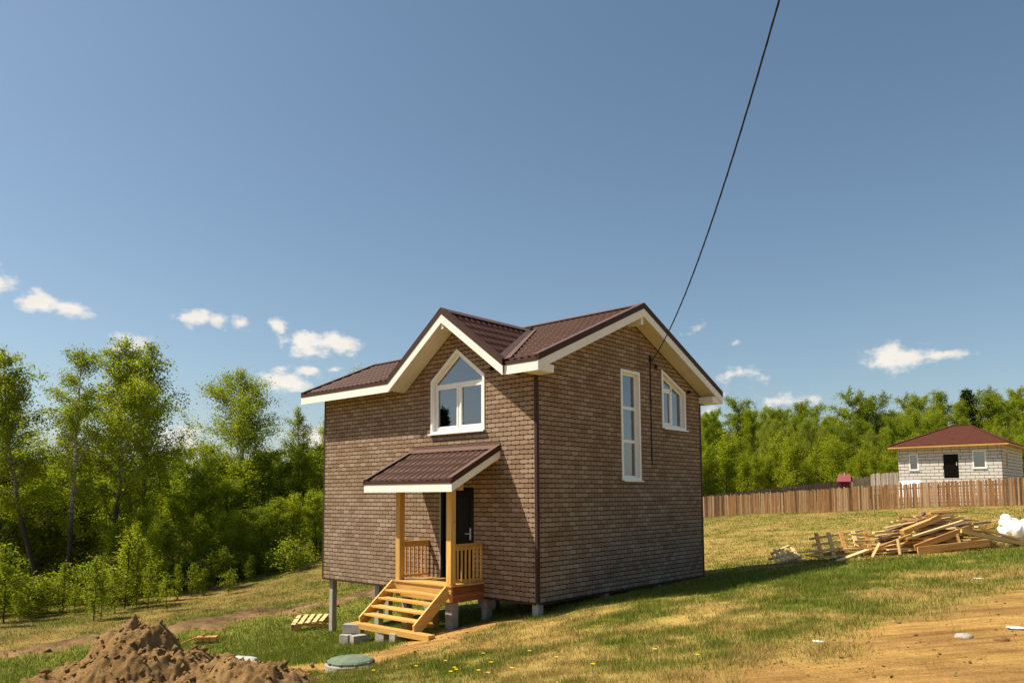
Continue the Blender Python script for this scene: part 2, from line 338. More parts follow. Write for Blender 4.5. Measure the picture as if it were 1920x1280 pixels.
# ------------------------------------------------------------------ noise
def _hash(ix, iy, s): 
    h = (ix.astype(np.int64)*374761393+iy.astype(np.int64)*668265263+s*1442695041) & 0xffffffff
    h = ((h ^ (h >> 13))*1274126177) & 0xffffffff
    return ((h ^ (h >> 16)) & 0xffff)/65535.0
def vnoise(x, y, s=0):
    x = np.asarray(x, float); y = np.asarray(y, float); ix = np.floor(x); iy = np.floor(y); fx = x-ix; fy = y-iy
    fx = fx*fx*(3-2*fx); fy = fy*fy*(3-2*fy)
    a = _hash(ix, iy, s); b = _hash(ix+1, iy, s); c = _hash(ix, iy+1, s); d = _hash(ix+1, iy+1, s)
    return (a*(1-fx)+b*fx)*(1-fy)+(c*(1-fx)+d*fx)*fy
def fbm(x, y, oct=4, s=0):
    t = 0; a = 0.5; n = 0
    for o in range(oct): t = t+a*vnoise(x*2**o, y*2**o, s+o); n += a; a *= 0.5
    return t/n
def sstep(a, b, x): t = np.clip((x-a)/(b-a), 0, 1); return t*t*(3-2*t)
def polydist(x, y, P):
    best = np.full(np.shape(x), 1e9); par = np.zeros(np.shape(x))
    for k in range(len(P)-1):
        ax, ay = P[k][:2]; bx, by = P[k+1][:2]; dx, dy = bx-ax, by-ay
        t = np.clip(((x-ax)*dx+(y-ay)*dy)/(dx*dx+dy*dy), 0, 1); d = np.hypot(x-ax-t*dx, y-ay-t*dy)
        m = d < best; best = np.where(m, d, best); par = np.where(m, k+t, par)
    return best, par

# ------------------------------------------------------------------ terrain
CP = [(-7.05, .12, -1.38), (-.13, .1, -.27), (0, 6.7, -.08), (3.7, 6.1, .5), (2.95, 1.6, .27), (-1.58, .15, -.5), (-1.66, -.75, -.6), (-1.0, -1.95, -.55),
      (-3.3, -2.0, -.88), (9.66, -11.5, .5), (-6.5, 5, -1.1), (-3, 3, -.65)]
for u, v, d in ((658, 1246, 12.7), (540, 1272, 11.4), (150, 1150, 30), (600, 1062, 38), (0, 1180, 26), (300, 1130, 32), (470, 1100, 35), (100, 1218, 20.6), (620, 1138, 24),
                (1320, 971, 62), (1687, 953.5, 54), (1915, 948.6, 50), (1480, 1058, 19.3), (1800, 1034, 18.2), (1900, 1090, 12), (1900, 1270, 6.3), (1300, 1270, 7.2), (900, 1270, 9.0), (1400, 1000, 38)):
    CP.append(tuple(at(u, v, d)))
CP += [(-70, 30, -3), (-60, -40, -5), (-20, -40, -3.5), (20, -40, 0), (40, 0, 3), (60, 60, 4), (30, 100, 3.0), (-20, 90, 0.3), (-60, 80, -1.2), (8, 90, 2.0)]
CP = np.array(CP)
def _tps(d2): return np.where(d2 > 1e-9, d2*np.log(d2+1e-12), 0)
_n = len(CP); _K = _tps(((CP[:, None, :2]-CP[None, :, :2])**2).sum(-1))+np.eye(_n)*0.4
_A = np.zeros((_n+3, _n+3)); _A[:_n, :_n] = _K; _A[:_n, _n] = 1; _A[:_n, _n+1:] = CP[:, :2]; _A[_n, :_n] = 1; _A[_n+1:, :_n] = CP[:, :2].T
_W = np.linalg.solve(_A, np.concatenate([CP[:, 2], np.zeros(3)]))
def _base(x, y):
    r = np.hypot(x+5, y-20); k = np.minimum(1, 110/np.maximum(r, 1e-6)); x = -5+(x+5)*k; y = 20+(y-20)*k
    z = _W[_n]+_W[_n+1]*x+_W[_n+2]*y
    for i in range(_n): z = z+_W[i]*_tps((x-CP[i, 0])**2+(y-CP[i, 1])**2)
    return z
def gpx(u, v, zoff=0, lo=3.0, hi=140.0):        # where a photo pixel's ray meets the ground
    d = ray(u, v); t = np.linspace(lo, hi, 6000); P = CAM+t[:, None]*d
    below = P[:, 2] < _base(P[:, 0], P[:, 1])+zoff; i = int(np.argmax(below)) if below.any() else len(t)-1
    return P[i]
BERM = [gpx(*q) for q in ((-250, 1262), (-60, 1240), (100, 1218), (250, 1196), (380, 1178), (480, 1156), (560, 1148), (640, 1135), (720, 1108), (800, 1090))]
ROAD = [gpx(*q) for q in ((900, 1330), (1130, 1292), (1340, 1254), (1540, 1206), (1720, 1160), (1925, 1098), (2100, 1066), (2400, 1050))]
SAND = [gpx(*q) for q in ((360, 1290), (520, 1262), (640, 1252), (720, 1232), (800, 1203), (880, 1178), (960, 1163), (1030, 1150))]
_nz_cache = {}
def H(x, y):
    x = np.asarray(x, float); y = np.asarray(y, float); z = _base(x, y)
    d, par = polydist(x, y, BERM); w = 0.55+0.25*vnoise(par*3, par*0, 3)
    z = z+(0.02+0.42*fbm(x*1.6, y*1.6, 4, 5)**1.3+.16*(fbm(x*5, y*5, 3, 6)-.5))*np.exp(-(d/w)**2)
    near = np.exp(-((x-2)**2+(y+2)**2)/900)
    z = z+near*0.05*(fbm(x*0.9, y*0.9, 4, 8)-0.5)+0.5*(1-near)*(fbm(x*0.12, y*0.12, 3, 9)-0.5)*sstep(20, 60, np.hypot(x, y))
    return z
def Hs(x, y): return float(H(np.array([x]), np.array([y]))[0])
def lerp3(a, b, t): return np.asarray(a)*(1-t[..., None])+np.asarray(b)*t[..., None]
C_SAND, C_STRAW, C_GREEN, C_SOIL, C_FOREST = (0.42, 0.265, 0.085), (0.345, 0.24, 0.072), (0.105, 0.145, 0.014), (0.20, 0.125, 0.062), (0.085, 0.058, 0.025)
def zones(x, y):
    """bare earth, green share of the grass and lush lawn share at a point"""
    n1 = fbm(x*0.8, y*0.8, 4, 21); n2 = fbm(x*2.6, y*2.6, 3, 31); n3 = fbm(x*0.22, y*0.22, 3, 41)
    # side of the dirt road: positive towards the camera-right
    d, par = polydist(x, y, ROAD); P = np.array([q[:2] for q in ROAD]); k = np.clip(par.astype(int), 0, len(P)-2)
    t = P[k+1]-P[k]; side = t[..., 0]*(y-P[k][..., 1])-t[..., 1]*(x-P[k][..., 0]); sd = np.where(side < 0, d, -d)
    road = sstep(-0.5, 0.55, sd+1.9*(n1-0.5)+1.3*(n2-0.5))
    ds, _ = polydist(x, y, SAND); sand = sstep(0.95, 0.35, ds+1.3*(n1-0.5)+0.7*(n2-0.5))
    db, _ = polydist(x, y, BERM); berm = sstep(0.85, 0.35, db+1.1*(n2-0.5)+.7*(n1-.5))
    bare = np.maximum(np.maximum(road, sand), berm)
    # inside the lawn: between berm and sandy path, left of the porch
    PB = np.array([q[:2] for q in BERM]); kb = np.clip(_[...].astype(int), 0, len(PB)-2); tb = PB[kb+1]-PB[kb]
    lawnside = (tb[..., 0]*(y-PB[kb][..., 1])-tb[..., 1]*(x-PB[kb][..., 0])) < 0
    lawn = np.where(lawnside, 1.0, 0.0)*sstep(0.5, -1.2, x+0.55*y*0+0.3)*sstep(-0.2, 0.8, ds-0.2)
    lawn = lawn*sstep(-9.5, -7.0, y+0.0*x)*sstep(7.5, 4.5, y)
    far_l = np.where(lawnside, 0.0, 1.0)
    green = 0.27+1.7*(n1-0.5)+1.0*(n2-0.5)+0.5*(n3-0.5)
    band = sstep(2.4, 0.6, polydist(x, y, _ZB)[0]+1.2*(n1-.5))*0.75
    green = green+band
    green = np.where(far_l > 0.5, 0.34+1.3*(n3-0.5)+1.2*(n1-0.5)+.6*(n2-.5), green)
    green = np.clip(np.maximum(green, lawn*(0.9+0.4*(n2-0.5))), 0, 1)
    return bare, green, lawn, far_l, berm
ZB1 = ((1310, 1098), (1500, 1080), (1700, 1055), (1950, 1040))
_ZB = [gpx(*q)[:2] for q in ZB1]
def gcolor(x, y):
    bare, green, lawn, far_l, berm = zones(x, y)
    c = lerp3(C_STRAW, C_GREEN, green*0.85); n = fbm(x*1.7, y*1.7, 4, 55)
    c = c*(0.8+0.4*n)[..., None]
    sandc = lerp3(C_SAND, (0.29, 0.165, 0.062), np.clip(1.9*(fbm(x*0.9, y*2.2, 4, 61)-0.35), 0, 1))
    c = lerp3(c, sandc, bare) if False else c*(1-bare[..., None])+sandc*bare[..., None]
    c = c*(1-berm[..., None])+np.array((0.235, 0.15, 0.082))*(0.5+1.0*n)[..., None]*berm[..., None]
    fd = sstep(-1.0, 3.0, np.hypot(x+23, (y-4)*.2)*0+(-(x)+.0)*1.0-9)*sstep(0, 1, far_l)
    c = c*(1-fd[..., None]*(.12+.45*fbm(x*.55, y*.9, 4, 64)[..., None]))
    d = np.hypot(x-CAM[0], y-CAM[1]); ang = np.arctan2(x-CAM[0], y-CAM[1])
    return np.clip(c, 0.01, 0.8)
def axis(c0, c1, fine, mid, far):
    a = list(np.arange(c0, c1+1e-6, fine)); s = fine; b = c1
    while b < far: s = min(s*1.10, 60); b += s; a.append(b)
    s = fine; b = c0
    while b > -far: s = min(s*1.10, 60); b -= s; a.insert(0, b)
    return np.array(a)
gx = axis(-12, 12, 0.10, 1, 1600); gy = axis(-12, 13, 0.10, 1, 1600)
GX, GY = np.meshgrid(gx, gy); GZ = H(GX, GY)
idx = np.arange(GX.size).reshape(GX.shape)
Fq = np.stack([idx[:-1, :-1], idx[:-1, 1:], idx[1:, 1:], idx[1:, :-1]], -1).reshape(-1, 4)
gm = npmesh('ground', np.stack([GX, GY, GZ], -1).reshape(-1, 3), Fq)
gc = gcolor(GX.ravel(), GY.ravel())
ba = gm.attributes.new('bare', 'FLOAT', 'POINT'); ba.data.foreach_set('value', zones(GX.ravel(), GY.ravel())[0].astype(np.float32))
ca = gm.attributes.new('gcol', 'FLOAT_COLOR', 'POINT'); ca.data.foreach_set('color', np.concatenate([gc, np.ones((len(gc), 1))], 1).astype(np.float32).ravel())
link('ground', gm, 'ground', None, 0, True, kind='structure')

# ------------------------------------------------------------------ the house
W, D = 7.283, 6.738
OX, OY, Z0, ZP, WB0, WBP = 0.434, 0.465, 4.785, 6.489, 4.49, 6.17      # overhangs, eave/ridge tops, fascia bottoms
YM = D/2; SL = (ZP-Z0)/(YM+OY)                                          # main slope
XC, CZ0, CZP, CH = -2.25, 4.785, 6.125, 1.80                            # cross gable: ridge x, eave z, ridge z, half width
CS = (CZP-CZ0)/CH; CY = -OY-0.05
XL = -4.35; YK = 1.95; ZK = Z0+SL*(YK+OY)                               # the lower left wing's ridge
house = thing('brick_house', 'two-storey brown brick-faced house with cross gable standing on concrete posts', 'house')
def clip_half(P, a, b):          # keep the part of polygon P left of the directed line a->b
    out = []
    for i in range(len(P)):
        p, q = P[i], P[(i+1) % len(P)]
        sp = (b[0]-a[0])*(p[1]-a[1])-(b[1]-a[1])*(p[0]-a[0]); sq = (b[0]-a[0])*(q[1]-a[1])-(b[1]-a[1])*(q[0]-a[0])
        if sp >= -1e-9: out.append(p)
        if (sp > 1e-9 and sq < -1e-9) or (sp < -1e-9 and sq > 1e-9):
            t = sp/(sp-sq); out.append((p[0]+t*(q[0]-p[0]), p[1]+t*(q[1]-p[1])))
    return out
def area(P): return 0.5*sum(P[i][0]*P[(i+1) % len(P)][1]-P[(i+1) % len(P)][0]*P[i][1] for i in range(len(P))) if len(P) > 2 else 0
def clip_in(P, Q):
    for i in range(len(Q)):
        P = clip_half(P, Q[i], Q[(i+1) % len(Q)])
        if len(P) < 3: return []
    return P
def subtract(P, Q):              # P minus convex Q, as convex pieces
    res = []; rest = P
    for i in range(len(Q)):
        o = clip_half(rest, Q[(i+1) % len(Q)], Q[i])
        if len(o) > 2 and area(o) > 1e-5: res.append(o)
        rest = clip_half(rest, Q[i], Q[(i+1) % len(Q)])
        if len(rest) < 3: break
    return res
def cut(polys, holes):
    for hq in holes: polys = [r for p in polys for r in subtract(p, hq)]
    return polys
CC = 0.026
def brick_shape(x0, x1, z0, z1):
    c = CC; return [(x0+c, z0), (x1-c, z0), (x1, z0+c*.62), (x1, z1-c*.62), (x1-c, z1), (x0+c, z1), (x0, z1-c*.62), (x0, z0+c*.62)]
bme = None
ALLB = []
def make_wall(name, label, outlines, holes, place, nrm):
    """outlines: convex polygons in (s, z); place(s, z, depth) gives a point; bricks stand 7 mm proud of the dark backing"""
    base = MB()
    for P in outlines:
        for q in cut([P], holes): base.prism([place(s, z, -0.16) for s, z in q], np.array(place(0, 0, 0))-np.array(place(0, 0, -0.16)))
    wo_ = base.build('wall', 'mortar', house, label=label)
    smin = min(p[0] for P in outlines for p in P); smax = max(p[0] for P in outlines for p in P); zmax = max(p[1] for P in outlines for p in P)
    rest = MB(); full = []
    for r in range(int(zmax/ROW)+1):
        off = (r % 2)*0.5
        for k in range(int(smin/BW)-2, int(smax/BW)+2):
            x0 = (k-off)*BW+0.004; x1 = (k+1-off)*BW-0.004; z0 = r*ROW+0.002; z1 = (r+1)*ROW-0.015
            S = brick_shape(x0, x1, z0, z1)
            for P in outlines:
                q = clip_in(S, P)
                if len(q) < 3 or area(q) < 2e-4: continue
                parts = cut([q], holes)
                if len(parts) == 1 and abs(area(parts[0])-area(S)) < 1e-6: full.append(((x0+x1)/2, (z0+z1)/2, S))
                else:
                    for g in parts:
                        if area(g) > 2e-4: rest.prism([place(s, z, 0.0) for s, z in g], np.array(place(0, 0, 0.007))-np.array(place(0, 0, 0)))
    ALLB.append((wo_, rest, full, place))
    return wo_
# window and door openings in (s, z); the casing covers their edges
FW = [(-3.07, 3.52), (-1.48, 3.52), (-1.48, 4.645), (-2.275, 5.25), (-3.07, 4.645)]
DW = [(-2.79, 0.285), (-1.76, 0.285), (-1.76, 2.27), (-2.79, 2.27)]
TW = [(3.04, 2.47), (3.735, 2.47), (3.735, 4.925), (3.04, 4.925)]
SW = [(4.845, 3.765), (5.895, 3.765), (5.895, 4.665), (4.845, 5.10)]
def zs(y): return WB0+SL*(y+OY)-0.012
zt = zs(0)
zseam = ROW*48
xg = CH-(zseam-CZ0+0.31)/CS
front_gable = [(XC-xg, zseam), (XC+xg, zseam), (XC, zseam+xg*CS)]
wf = make_wall('wall', 'front wall lit by the sun', [[(-W, 0), (0, 0), (0, zseam), (-W, zseam)], front_gable], [FW, DW], lambda s, z, d: (s, -d, z), 1)
ws = make_wall('wall', 'shaded gable wall', [[(0, 0), (D, 0), (D, zs(0)), (YM, zs(YM)), (0, zs(0))]], [TW, SW], lambda s, z, d: (d, s, z), 1)
DK = YK*2
make_wall('wall', None, [[(0, 0), (DK, 0), (DK, zs(0)), (YK, zs(YK)), (0, zs(0))]], [], lambda s, z, d: (-W-d, s, z), 1)
make_wall('wall', None, [[(XL, 0), (0, 0), (0, zs(0)), (XL, zs(0))]], [], lambda s, z, d: (s, D+d, z), 1)
make_wall('wall', None, [[(-W, 0), (XL, 0), (XL, zs(0)), (-W, zs(0))]], [], lambda s, z, d: (s, DK+d, z), 1)
make_wall('wall', None, [[(DK, 0), (D, 0), (D, zs(0)), (YM, zs(YM)), (DK-.6, zs(YM)-.3), (DK-.6, zs(0))][:5]], [], lambda s, z, d: (XL-d, s, z), 1)
cand = []
for wi, (wo_, rest, full, place) in enumerate(ALLB[:2]):
    for (s, z, S) in full:
        P = np.array(place(s, z, 0)); dv = P-CAM; dist = np.linalg.norm(dv); n = np.array((0, -1, 0)) if wi == 0 else np.array((1, 0, 0))
        cand.append((abs(dv@n)/dist**3, wi, s, z))
cand.sort(reverse=True); pick = {(w_, round(s, 4), round(z, 4)) for _, w_, s, z in cand[:300]}
S0 = brick_shape(-BW/2+0.004, BW/2-0.004, -(ROW-.017)/2, (ROW-.017)/2)
BM = [MB().prism([(s, 0, z) for s, z in S0], (0, -0.007, 0)).mesh('brick'), MB().prism([(0, s, z) for s, z in S0], (0.007, 0, 0)).mesh('brick')]
for b in BM: b.materials.append(MAT['brick'])
for wi, (wo_, rest, full, place) in enumerate(ALLB):
    for (s, z, S) in full:
        if wi < 2 and (wi, round(s, 4), round(z, 4)) in pick:
            o = bpy.data.objects.new('brick', BM[wi]); COL.objects.link(o); o.parent = wo_; o.location = place(s, z, 0)
        else: rest.prism([place(a, b, 0.0) for a, b in S], np.array(place(0, 0, 0.007))-np.array(place(0, 0, 0)))
    rest.build('brick_courses', 'brick', wo_, kind='stuff')
# floor slab and rooms behind the glass
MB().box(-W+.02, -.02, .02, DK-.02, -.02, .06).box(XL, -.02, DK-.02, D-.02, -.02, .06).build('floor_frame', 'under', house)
rm = MB().box(-W+.2, -.2, .2, .22, .07, .09)
rm = MB(); rm.box(-3.6, -.2, 2.6, 2.64, 2.4, 5.6).box(-3.6, -.2, .18, 2.6, 2.40, 2.44)
rm.box(-1.30, -1.27, 2.7, D-.2, .1, 5.6).box(-1.3, -.18, 2.66, 6.5, .1, .14).box(-1.27, -.18, 4.3, 4.33, .1, 5.6)
rm.build('room_lining', 'room', house)
# corner trims
MB().box(-.055, .012, -.016, -.0, 0, 4.62).box(0.0, .018, .0, .05, 0, 4.62).build('corner_trim', 'trim_brown', house)
MB().box(-W-.018, -W+.03, -.016, -.0005, 0, 4.6).build('corner_trim', 'trim_brown', house)
MB().box(.0005, .018, D-.05, D+.012, 0, 4.6).build('corner_trim', 'trim_brown', house)
MB().box(-W, -.05, -.012, .0, -.045, 0.0).box(0.0, .012, .05, D, -.045, 0.0).build('drip_strip', 'trim_brown', house)

# ---- roof
def sheet(name, O, ud, vd, Lu, Lv, keep=None, m='metal_tile', lam=0.183, parent=None, wave=0.020, step=0.016):
    O = np.array(O, float); ud = np.array(ud, float); vd = np.array(vd, float); nd = np.cross(ud, vd); nd /= np.linalg.norm(nd)
    if nd[2] < 0: nd = -nd
    nu = int(Lu/lam*10)+1; us = np.linspace(0, Lu, nu); vs = []; hs = []
    mod = 0.35; k = 0
    while k*mod < Lv-1e-6:
        for fr, h in ((0.0, 0.0), (0.5, 0.45), (0.97, 1.0)):
            v = (k+fr)*mod
            if v < Lv: vs.append(v); hs.append(h)
        k += 1
    vs.append(Lv); hs.append(1.0 if (Lv % mod) > .3 else (Lv % mod)/mod)
    vs = np.array(vs); hs = np.array(hs)
    U, V = np.meshgrid(us, vs); ph = (U/lam) % 1.0
    wv = np.where(ph < 0.62, np.sin(np.pi*ph/0.62), -0.25*np.sin(np.pi*(ph-0.62)/0.38))
    Hh = wave*wv+step*hs[:, None]*(0.6+0.4*np.clip(wv, 0, 1))
    P = O+U[..., None]*ud+V[..., None]*vd+Hh[..., None]*nd
    ix = np.arange(U.size).reshape(U.shape); F = np.stack([ix[:-1, :-1], ix[:-1, 1:], ix[1:, 1:], ix[1:, :-1]], -1).reshape(-1, 4)
    if keep is not None:
        kp = keep(P.reshape(-1, 3)); F = F[kp[F].any(1)]
    if np.cross(ud, vd)[2] < 0: F = F[:, ::-1]
    return link(name, npmesh(name, P.reshape(-1, 3), F), m, parent, 0, True)
roof = MB().box(XL, -.1, YM-.05, YM+.05, zs(YM)-.2, zs(YM)-.02).build('roof', 'soffit', house)       # ridge beam carrying the roof
cs = 1/math.hypot(1, SL); vdf = np.array((0, -cs, -SL*cs)); vdb = np.array((0, cs, -SL*cs)); LS = (YM+OY)/cs
def zmain(y): return Z0+SL*(y+OY)
def zcross(x): return CZP-CS*np.abs(x-XC)
ZD = 0.035
sheet('roof_sheet', (XL-.25, YM, ZP-ZD), (1, 0, 0), vdf, OX-(XL-.25), LS, lambda P: P[:, 2] > zcross(P[:, 0])-0.03, parent=roof)
sheet('roof_sheet', (XL-.25, YM, ZP-ZD), (1, 0, 0), vdb, OX-(XL-.25), LS, parent=roof)
LSK = (YK+OY)/cs
sheet('roof_sheet', (-W-.43, YK, ZK-ZD), (1, 0, 0), vdf, XL+.3+W+.43, LSK, lambda P: (P[:, 2] > zcross(P[:, 0])-0.03), parent=roof)
sheet('roof_sheet', (-W-.43, YK, ZK-ZD), (1, 0, 0), vdb, XL+W+.43, LSK, parent=roof)
cc = 1/math.hypot(1, CS); LC = CH/cc
for sx in (-1, 1):
    sheet('roof_sheet', (XC, CY, CZP-ZD), (0, 1, 0), (sx*cc, 0, -CS*cc), 2.65-CY, LC, lambda P: P[:, 2] > zmain(P[:, 1])-0.09, parent=roof)
def vband(mb, a, b, lo, hi, t):      # board between points a and b (top line), from -lo to -hi below it, thickness vector t
    a = np.array(a, float); b = np.array(b, float); k = np.array((0, 0, 1.))
    mb.hexa((a-k*hi, b-k*hi, b-k*hi+t, a-k*hi+t, a-k*lo, b-k*lo, b-k*lo+t, a-k*lo+t)); return mb
T = 0.024; DKH, WT = 0.100, 0.295
# right gable rakes, main left rake (hidden end) and left wing rakes
for (x, y0, z0, y1, z1, sx) in ((OX, -OY, Z0, YM, ZP, 1), (OX, D+OY, Z0, YM, ZP, 1), (-W-.43, -OY, Z0, YK, ZK, -1), (-W-.43, DK+OY, Z0, YK, ZK, -1), (XL-.25, DK-.3, zmain(D-DK+.3), YM, ZP, -1)):
    vband(MB(), (x-sx*T, y0, z0), (x-sx*T, y1, z1), DKH, WT, np.array((sx*T, 0, 0))).build('rake_board', 'white_board', roof)
    vband(MB(), (x-sx*T, y0, z0), (x-sx*T, y1, z1), -.022, DKH+.008, np.array((sx*(T+.012), 0, 0))).build('rake_trim', 'trim_brown', roof)
    vband(MB(), (x-sx*.13, y0, z0), (x-sx*.13, y1, z1), -.030, -.020, np.array((sx*.145, 0, 0))).build('rake_trim', 'flashing', roof)
# eaves
def eave(x0, x1, y, sy):
    MB().box(x0, x1, min(y, y-sy*T), max(y, y-sy*T), WB0, Z0-DKH).build('fascia_board', 'white_board', roof)
    q = y+sy*.008
    MB().box(x0, x1, min(q, q-sy*.02), max(q, q-sy*.02), Z0-DKH-.01, Z0-.03).build('drip_edge', 'trim_brown', roof)
eave(XC+CH+.004, OX-T-.001, -OY, -1); eave(-W-.43+T+.001, XC-CH-.004, -OY, -1); eave(XL-.25, OX-T-.001, D+OY, 1); eave(-W-.43+T+.001, XL, DK+OY, 1)
# cross gable rakes
for sx in (-1, 1):
    a = (XC+sx*CH, CY, CZ0); b = (XC, CY, CZP)
    vband(MB(), a, b, DKH, WT+.01, np.array((0, T, 0))).build('rake_board', 'white_board', roof)
    vband(MB(), (a[0], CY-.012, a[2]), (b[0], CY-.012, b[2]), -.022, DKH+.008, np.array((0, T+.012, 0))).build('rake_trim', 'trim_brown', roof)
    vband(MB(), (a[0], CY-.014, a[2]), (b[0], CY-.014, b[2]), -.030, -.020, np.array((0, .14, 0))).build('rake_trim', 'metal_tile', roof)
    # sloped soffit of the cross gable, its planks a little apart
    n = 3
    for k in range(n):
        y0 = CY+T+(abs(CY)-T)*k/n+.002; y1 = CY+T+(abs(CY)-T)*(k+1)/n-.002
        vband(MB(), (a[0], y0, a[2]), (b[0], y0, b[2]), WT-.03, WT-.012, np.array((0, y1-y0, 0))).build('soffit_board', 'soffit', roof)
# side gable sloped soffits
for (y0, y1) in ((-OY+T, YM), (D+OY-T, YM)):
    n = 3
    for k in range(n):
        x0 = (OX-T)*k/n+.010; x1 = (OX-T)*(k+1)/n+.006
        za, zb = zmain(y0 if y0 < YM else D-y0), ZP
        vband(MB(), (x0, y0, za), (x0, y1, zb), WT-.03, WT-.012, np.array((x1-x0, 0, 0))).build('soffit_board', 'soffit', roof)
for (y0, y1) in ((-OY+T, YK), (DK+OY-T, YK)):
    za = zmain(y0 if y0 < YK else DK-y0)
    vband(MB(), (-W-.43+T, y0, za), (-W-.43+T, y1, ZK), WT-.03, WT-.012, np.array((.42, 0, 0))).build('soffit_board', 'soffit', roof)
# eave soffits rise with the rafters behind the fascia
for (x0, x1) in ((-W, XC-CH), (XC+CH, 0.0)):
    vband(MB(), (x0, -OY+T, Z0+SL*T), (x0, -.008, zmain(-.008)), WT-.03, WT-.012, np.array((x1-x0, 0, 0))).build('soffit_board', 'soffit', roof)
# boxed eave returns and ridge-beam ends
MB().box(.010, OX-T-.002, -OY+T+.002, .055, WB0+.002, WB0+.16).build('eave_return', 'white_board', roof)
MB().box(.010, OX-T-.002, D-.055, D+OY-T-.002, WB0+.002, WB0+.16).build('eave_return', 'white_board', roof)
MB().box(.005, OX-T-.03, YM-.045, YM+.045, WBP-.16, WBP+.06).build('ridge_beam', 'white_board', roof)
MB().box(XC-.035, XC+.035, CY+T+.01, -.008, CZP-WT-.14, CZP-WT+.06).build('ridge_beam', 'white_board', roof)
# ridge caps
def cap(a, b, side, sl, w=0.13):
    a = np.array(a, float); b = np.array(b, float); sd = np.array(side, float); m = MB(); up = np.array((0, 0, 1.))
    for s in (-1, 1): m.prism([a+up*.045, b+up*.045, b+sd*s*w-up*(sl*w-.045), a+sd*s*w-up*(sl*w-.045)], (0, 0, .012))
    return m.build('ridge_cap', 'flashing', roof)
cap((XL-.25, YM, ZP-.03), (OX+.015, YM, ZP-.03), (0, 1, 0), SL); cap((-W-.445, YK, ZK-.03), (XL, YK, ZK-.03), (0, 1, 0), SL)
cap((XC, CY-.02, CZP-.03), (XC, (CZP-Z0)/SL-OY+.05, CZP-.03), (1, 0, 0), CS)
# valley flashings
for sx in (-1, 1):
    top = np.array((XC, (CZP-Z0)/SL-OY, CZP)); bot = np.array((XC+sx*(CZP-Z0)/CS, -OY, Z0)); m = MB(); up = np.array((0, 0, .016))
    for hd in (np.array((sx*1., 0, 0)), np.array((-sx*cc*1.0, 0, CS*cc))):
        d = bot-top; dn = d/np.linalg.norm(d); w = hd-dn*(hd@dn); w = w/np.linalg.norm(w)*0.135
        m.prism([top+up, bot+up, bot+up+w, top+up+w*0.75], (0, 0, .006))
    m.build('valley_flashing', 'flashing', roof)

# ---- windows
def inset(P, d):      # offset a convex ccw polygon inwards
    n = len(P); out = []
    for i in range(n):
        a, b, c = np.array(P[i-1]), np.array(P[i]), np.array(P[(i+1) % n])
        e1 = (b-a)/np.linalg.norm(b-a); e2 = (c-b)/np.linalg.norm(c-b); n1 = np.array((-e1[1], e1[0])); n2 = np.array((-e2[1], e2[0]))
        A = np.array((n1, n2)); out.append(tuple(np.linalg.solve(A, (n1@(a+n1*d), n2@(b+n2*d)))))
    return out
def ring(mb, Po, Pi, place, d0, d1):
    n = len(Po)
    for i in range(n):
        j = (i+1) % n
        mb.prism([place(*Po[i], d0), place(*Po[j], d0), place(*Pi[j], d0), place(*Pi[i], d0)], np.array(place(0, 0, d1))-np.array(place(0, 0, d0)))
    return mb
def window(P, place, bars, sashes, sill, label):
    win = ring(MB(), inset(P, -.055), inset(P, .008), place, .004, .026).build('window', 'pvc', house, .004, label=label)     # outer casing
    ring(MB(), inset(P, 0.0), inset(P, .010), place, -.155, .0265).build('reveal', 'pvc', win)
    I = inset(P, .010); F_ = inset(I, .055)
    ring(MB(), I, F_, place, -.115, -.060).build('frame', 'pvc', win, .004)
    for (a, b, w) in bars:
        d = np.array(b)-np.array(a); d = d/np.linalg.norm(d); n = np.array((-d[1], d[0]))*w/2
        q = [tuple(np.array(a)-n), tuple(np.array(b)-n), tuple(np.array(b)+n), tuple(np.array(a)+n)]
        q = clip_in(q, F_) if area(q) > 0 else clip_in(q[::-1], F_)
        MB().prism([place(s, z, -.113) for s, z in q], np.array(place(0, 0, -.062))-np.array(place(0, 0, -.113))).build('mullion', 'pvc', win, .003)
    for (S, is_sash) in sashes:
        S = clip_in(S, F_)
        if is_sash:
            s2 = inset(S, .045); so_ = ring(MB(), S, s2, place, -.105, -.050).build('sash', 'pvc', win, .004); g = s2
        else: so_ = win; g = S
        MB().prism([place(s, z, -.095) for s, z in g], np.array(place(0, 0, -.088))-np.array(place(0, 0, -.095))).build('pane', 'glass', so_ if is_sash else win)
    s0, s1, z = sill
    MB().prism([place(s0, z, -.05), place(s1, z, -.05), place(s1, z-.018, .085), place(s0, z-.018, .085)], (0, 0, .008)).prism([place(s0, z-.040, .079), place(s1, z-.040, .079), place(s1, z-.010, .079), place(s0, z-.010, .079)], np.array(place(0, 0, .086))-np.array(place(0, 0, .079))).build('sill', 'pvc', win)
    return win
PF = lambda s, z, d: (s, -d, z)
PR = lambda s, z, d: (d, s, z)
R_ = lambda a, b, c, d: [(a, c), (b, c), (b, d), (a, d)]
xm = -2.275
window(FW, PF, [((-3.07, 4.545), (-1.48, 4.545), .075), ((xm, 3.5), (xm, 4.51), .06)],
       [([(-3.1, 4.583), (-1.4, 4.583), (-1.4, 5.4), (-3.1, 5.4)], False), (R_(-3.1, xm-.03, 3.5, 4.507), True), (R_(xm+.03, -1.4, 3.5, 4.507), True)], (-3.15, -1.40, 3.485), 'white pointed window under the front gable')
window(TW, PR, [((3.0, 4.10), (3.8, 4.10), .075), ((3.0, 3.325), (3.8, 3.325), .075)],
       [(R_(3, 3.8, 4.138, 5), False), (R_(3, 3.8, 3.363, 4.062), False), (R_(3, 3.8, 2.4, 3.287), False)], (2.98, 3.80, 2.43), 'tall narrow three-pane white window')
ym_ = 5.37
